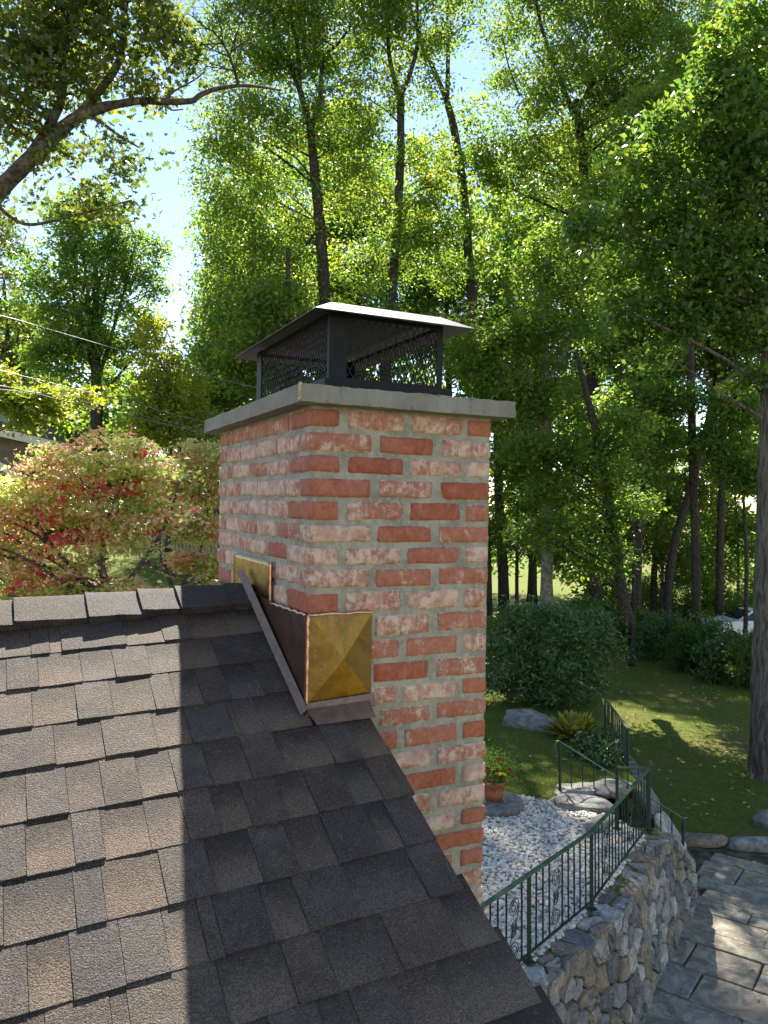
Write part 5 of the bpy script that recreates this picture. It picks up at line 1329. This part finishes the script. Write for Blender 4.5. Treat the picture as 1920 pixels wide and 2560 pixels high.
# ================================================================== FLOWER POT
potp = Wd(1.745, 12.35, ZU)
disc = MB(); disc.lathe([(.44, 0), (.47, .03), (.47, .11), (.44, .135), (.15, .13), (.02, .128)], (0, 0, 0), 28, .015)
o = disc.build('stone_disc', M['rock'], None, True); o.location = potp+Vector((0, 0, .01)); tag(o, 'round grey stone disc under the flower pot', 'stone')
pot = empty('flower_pot', potp+Vector((0, 0, .14))); tag(pot, 'terracotta flower pot with red and yellow marigolds at the chimney edge', 'flower pot')
mb = MB(); mb.lathe([(.13, 0), (.155, .12), (.182, .25), (.20, .25), (.203, .315), (.185, .32), (.178, .285), (.05, .28)], (0, 0, 0), 28); mb.build('pot', M['terracotta'], pot, True)
r9 = np.random.default_rng(9); n = 1500
g = r9.normal(size=(n, 3))*np.array([.15, .15, .12])+np.array([0.05, 0, .47]); g[:, 2] = np.maximum(g[:, 2], .22+.0*g[:, 2])
link('foliage', leaves(g, .07, M['leaf_green'], r9, .5, .35), pot)
ft = []
for i in range(26):
    a = r9.uniform(0, 6.28); rr = r9.uniform(.02, .33); c = Vector((math.cos(a)*rr+.04, math.sin(a)*rr, .60-rr*.5+r9.uniform(-.06, .06)))
    V = []; F = []
    for ring_, (r_, z_) in enumerate(((.012, -.012), (.032, 0), (.027, .014), (.008, .02))):
        for k in range(8):
            q = 2*math.pi*k/8; V.append((math.cos(q)*r_*(1+.15*(k % 2)), math.sin(q)*r_*(1+.15*(k % 2)), z_))
    for ring_ in range(3):
        for k in range(8): F.append((ring_*8+k, ring_*8+(k+1) % 8, ring_*8+8+(k+1) % 8, ring_*8+8+k))
    tn = .1 if i % 5 < 2 else 1.0
    o = link('flower', fmesh('flower', V, F, M['petal'], [tn]*len(F), True), pot, c); o.rotation_euler = (r9.uniform(-.5, .5), r9.uniform(-.5, .5), 0)

# ================================================================== CAR behind the hedge
X = 16.4; D = 34.5; cz = float(HL(X, D))
car = empty('parked_car', Wd(X, D, cz)); car.rotation_euler = (0, 0, -YAW+math.pi)
tag(car, 'white parked car half hidden behind the hedge at the right', 'car')
prof = [(-2.2,.35),(-2.25,.75),(-2.1,.95),(-1.5,1.02),(-.75,1.40),(.35,1.45),(1.05,1.05),(1.95,.90),(2.2,.72),(2.22,.35)]   # front at +x, turned to the left
def loft(prof, hw, name, mat, par, taper=True):
    V = []; n = len(prof)
    for sgn in (-1, 1):
        for x, z in prof: V.append((x, sgn*(hw-(max(0, z-.95)*.45 if taper else 0)), z))
    F = [tuple(range(n-1, -1, -1)), tuple(range(n, 2*n))] + [(i, (i+1) % n, (i+1) % n+n, i+n) for i in range(n)]
    me = mesh(name, V, F, mat); o = link(name, me, par); bv = o.modifiers.new('b', 'BEVEL'); bv.width = .05; bv.segments = 3; bv.limit_method = 'ANGLE'; return o
loft(prof, .88, 'body', M['car_paint'], car)
mb = MB(); mb.add([(1.02,-.78,1.075),(.40,-.66,1.415),(.40,.66,1.415),(1.02,.78,1.075)], [(0,3,2,1)]); mb.V = [v+Vector((.012,0,.012)) for v in mb.V]; mb.build('windshield', M['car_glass'], car)
mb = MB(); mb.add([(-1.45,-.78,1.05),(-.80,-.66,1.385),(-.80,.66,1.385),(-1.45,.78,1.05)], [(0,1,2,3)]); mb.V = [v+Vector((-.012,0,.012)) for v in mb.V]; mb.build('rear_window', M['car_glass'], car)
for sg in (-1, 1):
    for xa, xb, xc, xd in ((.92, .02, .02, .36), (-.05, -1.25, -.78, -.05)):
        mb = MB(); mb.add([(xa, sg*.858, 1.03), (xb, sg*.858, 1.03), (xc, sg*.712, 1.36), (xd, sg*.712, 1.36)], [(0,1,2,3)]); mb.build('side_window', M['car_glass'], car)
    for x in (1.38, -1.38):
        mb = MB(); mb.tube([(x, sg*.72, .32), (x, sg*.90, .32)], .32, 20); wh = mb.build('wheel', M['rubber'], car); mb = MB(); mb.tube([(x, sg*.89, .32), (x, sg*.91, .32)], .2, 16); mb.build('rim', M['wire'], wh)
    mb = MB(); mb.box((2.12, sg*.62-.16, .66), (2.235, sg*.62+.16, .80)); mb.build('headlight', M['car_glass'], car)
    mb = MB(); mb.box((.78, sg*.97-.09, 1.02), (.90, sg*.97+.09, 1.14)); mb.build('mirror', M['car_paint'], car)
# ================================================================== NEIGHBOUR, FENCE, LINES at the left
nh = empty('neighbour_house', P(-60, 1350, 22)); tag(nh, 'neighbour house with pale eave board and dark wall at the left edge', 'house'); o0 = nh.location.copy()
eL, eR = P(-260, 1020, 22)-o0, P(168, 1120, 24)-o0
dn = (eR-eL).normalized(); bk = Vector((-.2, .98, 0))
mb = MB(); mb.bar(eL, eR, .06, .24); mb.build('fascia', M['trim'], nh)
wbl = Vector((eL.x, eL.y, -3.5)); wbr = Vector((eR.x, eR.y, -3.5))
mb = MB(); i_ = bk*.4; mb.add([eL+i_-Vector((0,0,.1)), eR+i_-dn*.6-Vector((0,0,.1)), wbr+i_-dn*.6, wbl+i_]+[v+bk*4 for v in (eL-Vector((0,0,.1)), eR-dn*.6-Vector((0,0,.1)), wbr-dn*.6, wbl)], [(0,1,2,3),(1,5,6,2),(4,7,6,5)]); mb.build('wall', M['neigh_wall'], nh)
mb = MB(); upv = Vector((0, 0, 1.3)); mb.add([eL+Vector((0,0,.125)), eR+Vector((0,0,.125)), eR+bk*3.2+upv, eL+bk*3.2+upv, eR+bk*6.4, eL+bk*6.4], [(0,1,2,3),(3,2,4,5)]); rf_ = mb.build('roof', M['shingle'], nh); rf_.color = (.4, .3, 0, 1)
ga, gb_ = P(-200, 1010, 24)-o0, P(24, 1010, 24)-o0
mb = MB(); mb.add([ga+Vector((0,0,-1.0)), gb_+Vector((0,0,-1.0)), gb_+Vector((0,0,.35)), ga+Vector((0,0,.35))]+[v+bk*2 for v in (ga+Vector((0,0,-1.0)), gb_+Vector((0,0,-1.0)), gb_+Vector((0,0,.35)), ga+Vector((0,0,.35)))], [(0,1,2,3),(1,5,6,2),(3,2,6,7)]); mb.build('upper_wall', M['neigh_grey'], nh)
mb = MB(); mb.bar(P(-20, 1150, 20)-o0, P(60, 1205, 20)-o0, .06, .14); mb.build('brace_board', M['trim'], nh)
fe = empty('picket_fence', P(390, 1385, 27)); tag(fe, 'weathered wooden picket fence seen through the maple leaves', 'fence'); o0 = fe.location.copy()
pk = MB(); pk.box((-.04, -.012, 0), (.04, .012, .95)); pk.add([(-.04,-.012,.95),(.04,-.012,.95),(.04,.012,.95),(-.04,.012,.95),(0,-.012,1.03),(0,.012,1.03)], [(0,1,4),(2,3,5),(1,2,5,4),(3,0,4,5)]); pme = mesh('picket', pk.V, pk.F, M['picket'])
fa, fb = P(330, 1390, 27)-o0, P(560, 1392, 28)-o0; nf = 26
for i in range(nf):
    o = link('picket', pme, fe, fa.lerp(fb, i/(nf-1))); o.rotation_euler = (0, 0, -YAW)
for h_ in (.25, .75):
    mb = MB(); mb.bar(fa+Vector((0,0,h_)), fb+Vector((0,0,h_)), .09, .035, (.4, .9, 0)); mb.V = [v+Vector((.44, .9, 0))*.035 for v in mb.V]; mb.build('rail', M['picket'], fe)
mb = MB()
pv_ = [P(200, 1420, 24), P(520, 1432, 25), P(520, 1400, 29), P(230, 1385, 29)]
V = [Vector((v.x, v.y, float(HU(*XD(v)))+.03)) for v in pv_]
path = link('path', mesh('path', V, [(0,1,2,3)], M['path_stone'])); tag(path, kind='structure')
def wire(label, pts, r, d0, d1):
    q = [P(x, y, d0+(d1-d0)*i/(len(pts)-1)) for i, (x, y) in enumerate(pts)]; sp = smoothpath(q, 6)
    mb = MB(); o0 = sp[0]; mb.tube([p-o0 for p in sp], r, 5); o = mb.build('power_line', M['wire'], None, True); o.location = o0; tag(o, label, 'power line', 'power lines at the left')
z7 = lambda x, y: (x*.3858, 700+y*.3858)
wire('topmost power line crossing in front of the round tree', [z7(*p) for p in ((-300, 170), (40, 240), (350, 330), (700, 432), (1080, 545), (1500, 660), (2100, 800))], .008, 9.5, 17)
wire('second power line, running above the red maple to the crown slab', [z7(*p) for p in ((-300, 500), (0, 585), (550, 722), (870, 800), (1180, 885), (1500, 960), (2100, 1090))], .007, 9.5, 17)
wire('thin power line just under the second one', [z7(*p) for p in ((-200, 690), (350, 745), (600, 800), (850, 860), (1080, 915), (1500, 1010), (2100, 1130))], .005, 9.5, 17)
wire('lowest thick cable sloping down to the crown slab', [z7(*p) for p in ((-300, 640), (100, 705), (480, 800), (800, 872), (1140, 950), (1500, 1030), (2100, 1150))], .009, 9.5, 17)
# ================================================================== far wood, one mass behind everything
r3 = np.random.default_rng(77); bl = []
for x in range(-250, 2250, 60):
    ytop = np.interp(x, [-250, 100, 250, 330, 480, 560, 800, 1100, 1300, 1500, 1700, 2250], [800, 820, 900, 980, 960, 560, 330, 400, 430, 350, 420, 520])
    dd_ = r3.uniform(46, 58)
    y = ytop
    while y < 1420:
        if not (1480 < x < 1940 and 880 < y < 1060): bl.append(Bp(x+r3.uniform(-30, 30), y+r3.uniform(-20, 20), dd_+r3.uniform(-3, 3), 2.2, wt=.7 if y < 900 else 1.0))
        y += 85
cen, cc, ct = clumps(bl, 86000, r3, 1.1, 60, .5)
o = link('far_wood', leaves(cen, .52, M['leaf_green'], r3, .7, .6, None, np.clip(ct*.6+r3.random(len(cen))*.4, 0, 1))); tag(o, 'distant sunlit woodland behind the nearer trees', 'woodland', kind='stuff')
# ================================================================== grass blades and fallen leaves
def scatter(n, Xr, Dr, zf, cond):
    X = rng.uniform(*Xr, n); D = rng.uniform(*Dr, n); k = cond(X, D); X, D = X[k], D[k]
    q = np.stack([X, D], 1)@np.stack([_r, _g]) + CAM; q[:, 2] = zf(X, D); return q
def grass(name, label, q, h, wd):
    n = len(q); a = rng.uniform(0, 6.28, n); s_ = np.stack([np.cos(a), np.sin(a), 0*a], 1)*wd; l = rng.normal(size=(n, 3))*h*.45; l[:, 2] = h*rng.uniform(.5, 1.2, n)
    V = np.stack([q-s_, q+s_, q+l], 1).reshape(-1, 3)
    o = link(name, fmesh(name, V, np.arange(3*n).reshape(n, 3), M['blade'], rng.random(n))); tag(o, label, 'grass', kind='stuff')
up_in = lambda X, D: (X < np.interp(D, xbD, xbX)-.05) & ~inside(X, D, GP) & (X/D > .08)
grass('upper_grass', 'short grass of the upper lawn beside the gravel', scatter(80000, (1.0, 6.0), (12.4, 20), lambda X, D: HU(X, D)-.005, up_in), .045, .006)
grass('lower_grass', 'short patchy grass of the lower lawn under the trees', scatter(95000, (4.6, 12), (14.3, 30), lambda X, D: HL(X, D)-.005, lambda X, D: X > np.interp(D, W2d, W2x)+.25), .045, .007)
q = scatter(420, (2.0, 11), (12.6, 27), lambda X, D: np.where(X < np.interp(D, W2d, W2x)-.3, HU(X, D), HL(X, D))+.03, lambda X, D: (X/D > .1) & (np.abs(X-np.interp(D, W2d, W2x)) > .4) & ((D > 14.6) | (X < 2.9)))
o = link('fallen_leaves', leaves(q, .11, M['dry_leaf'], rng, 3.0, .6, OVATE)); tag(o, 'scattered pale fallen leaves on the lawns', 'leaves', kind='stuff')
q = scatter(60, (3.2, 7), (9, 14), lambda X, D: 0*X+ZP+.03, lambda X, D: ((X-1.49)*.80-(D-8)*.60 > .55))
o = link('fallen_leaves', leaves(q, .10, M['dry_leaf'], rng, 3.0, .6, OVATE)); tag(o, 'few pale fallen leaves on the patio flagstones', 'leaves', kind='stuff')
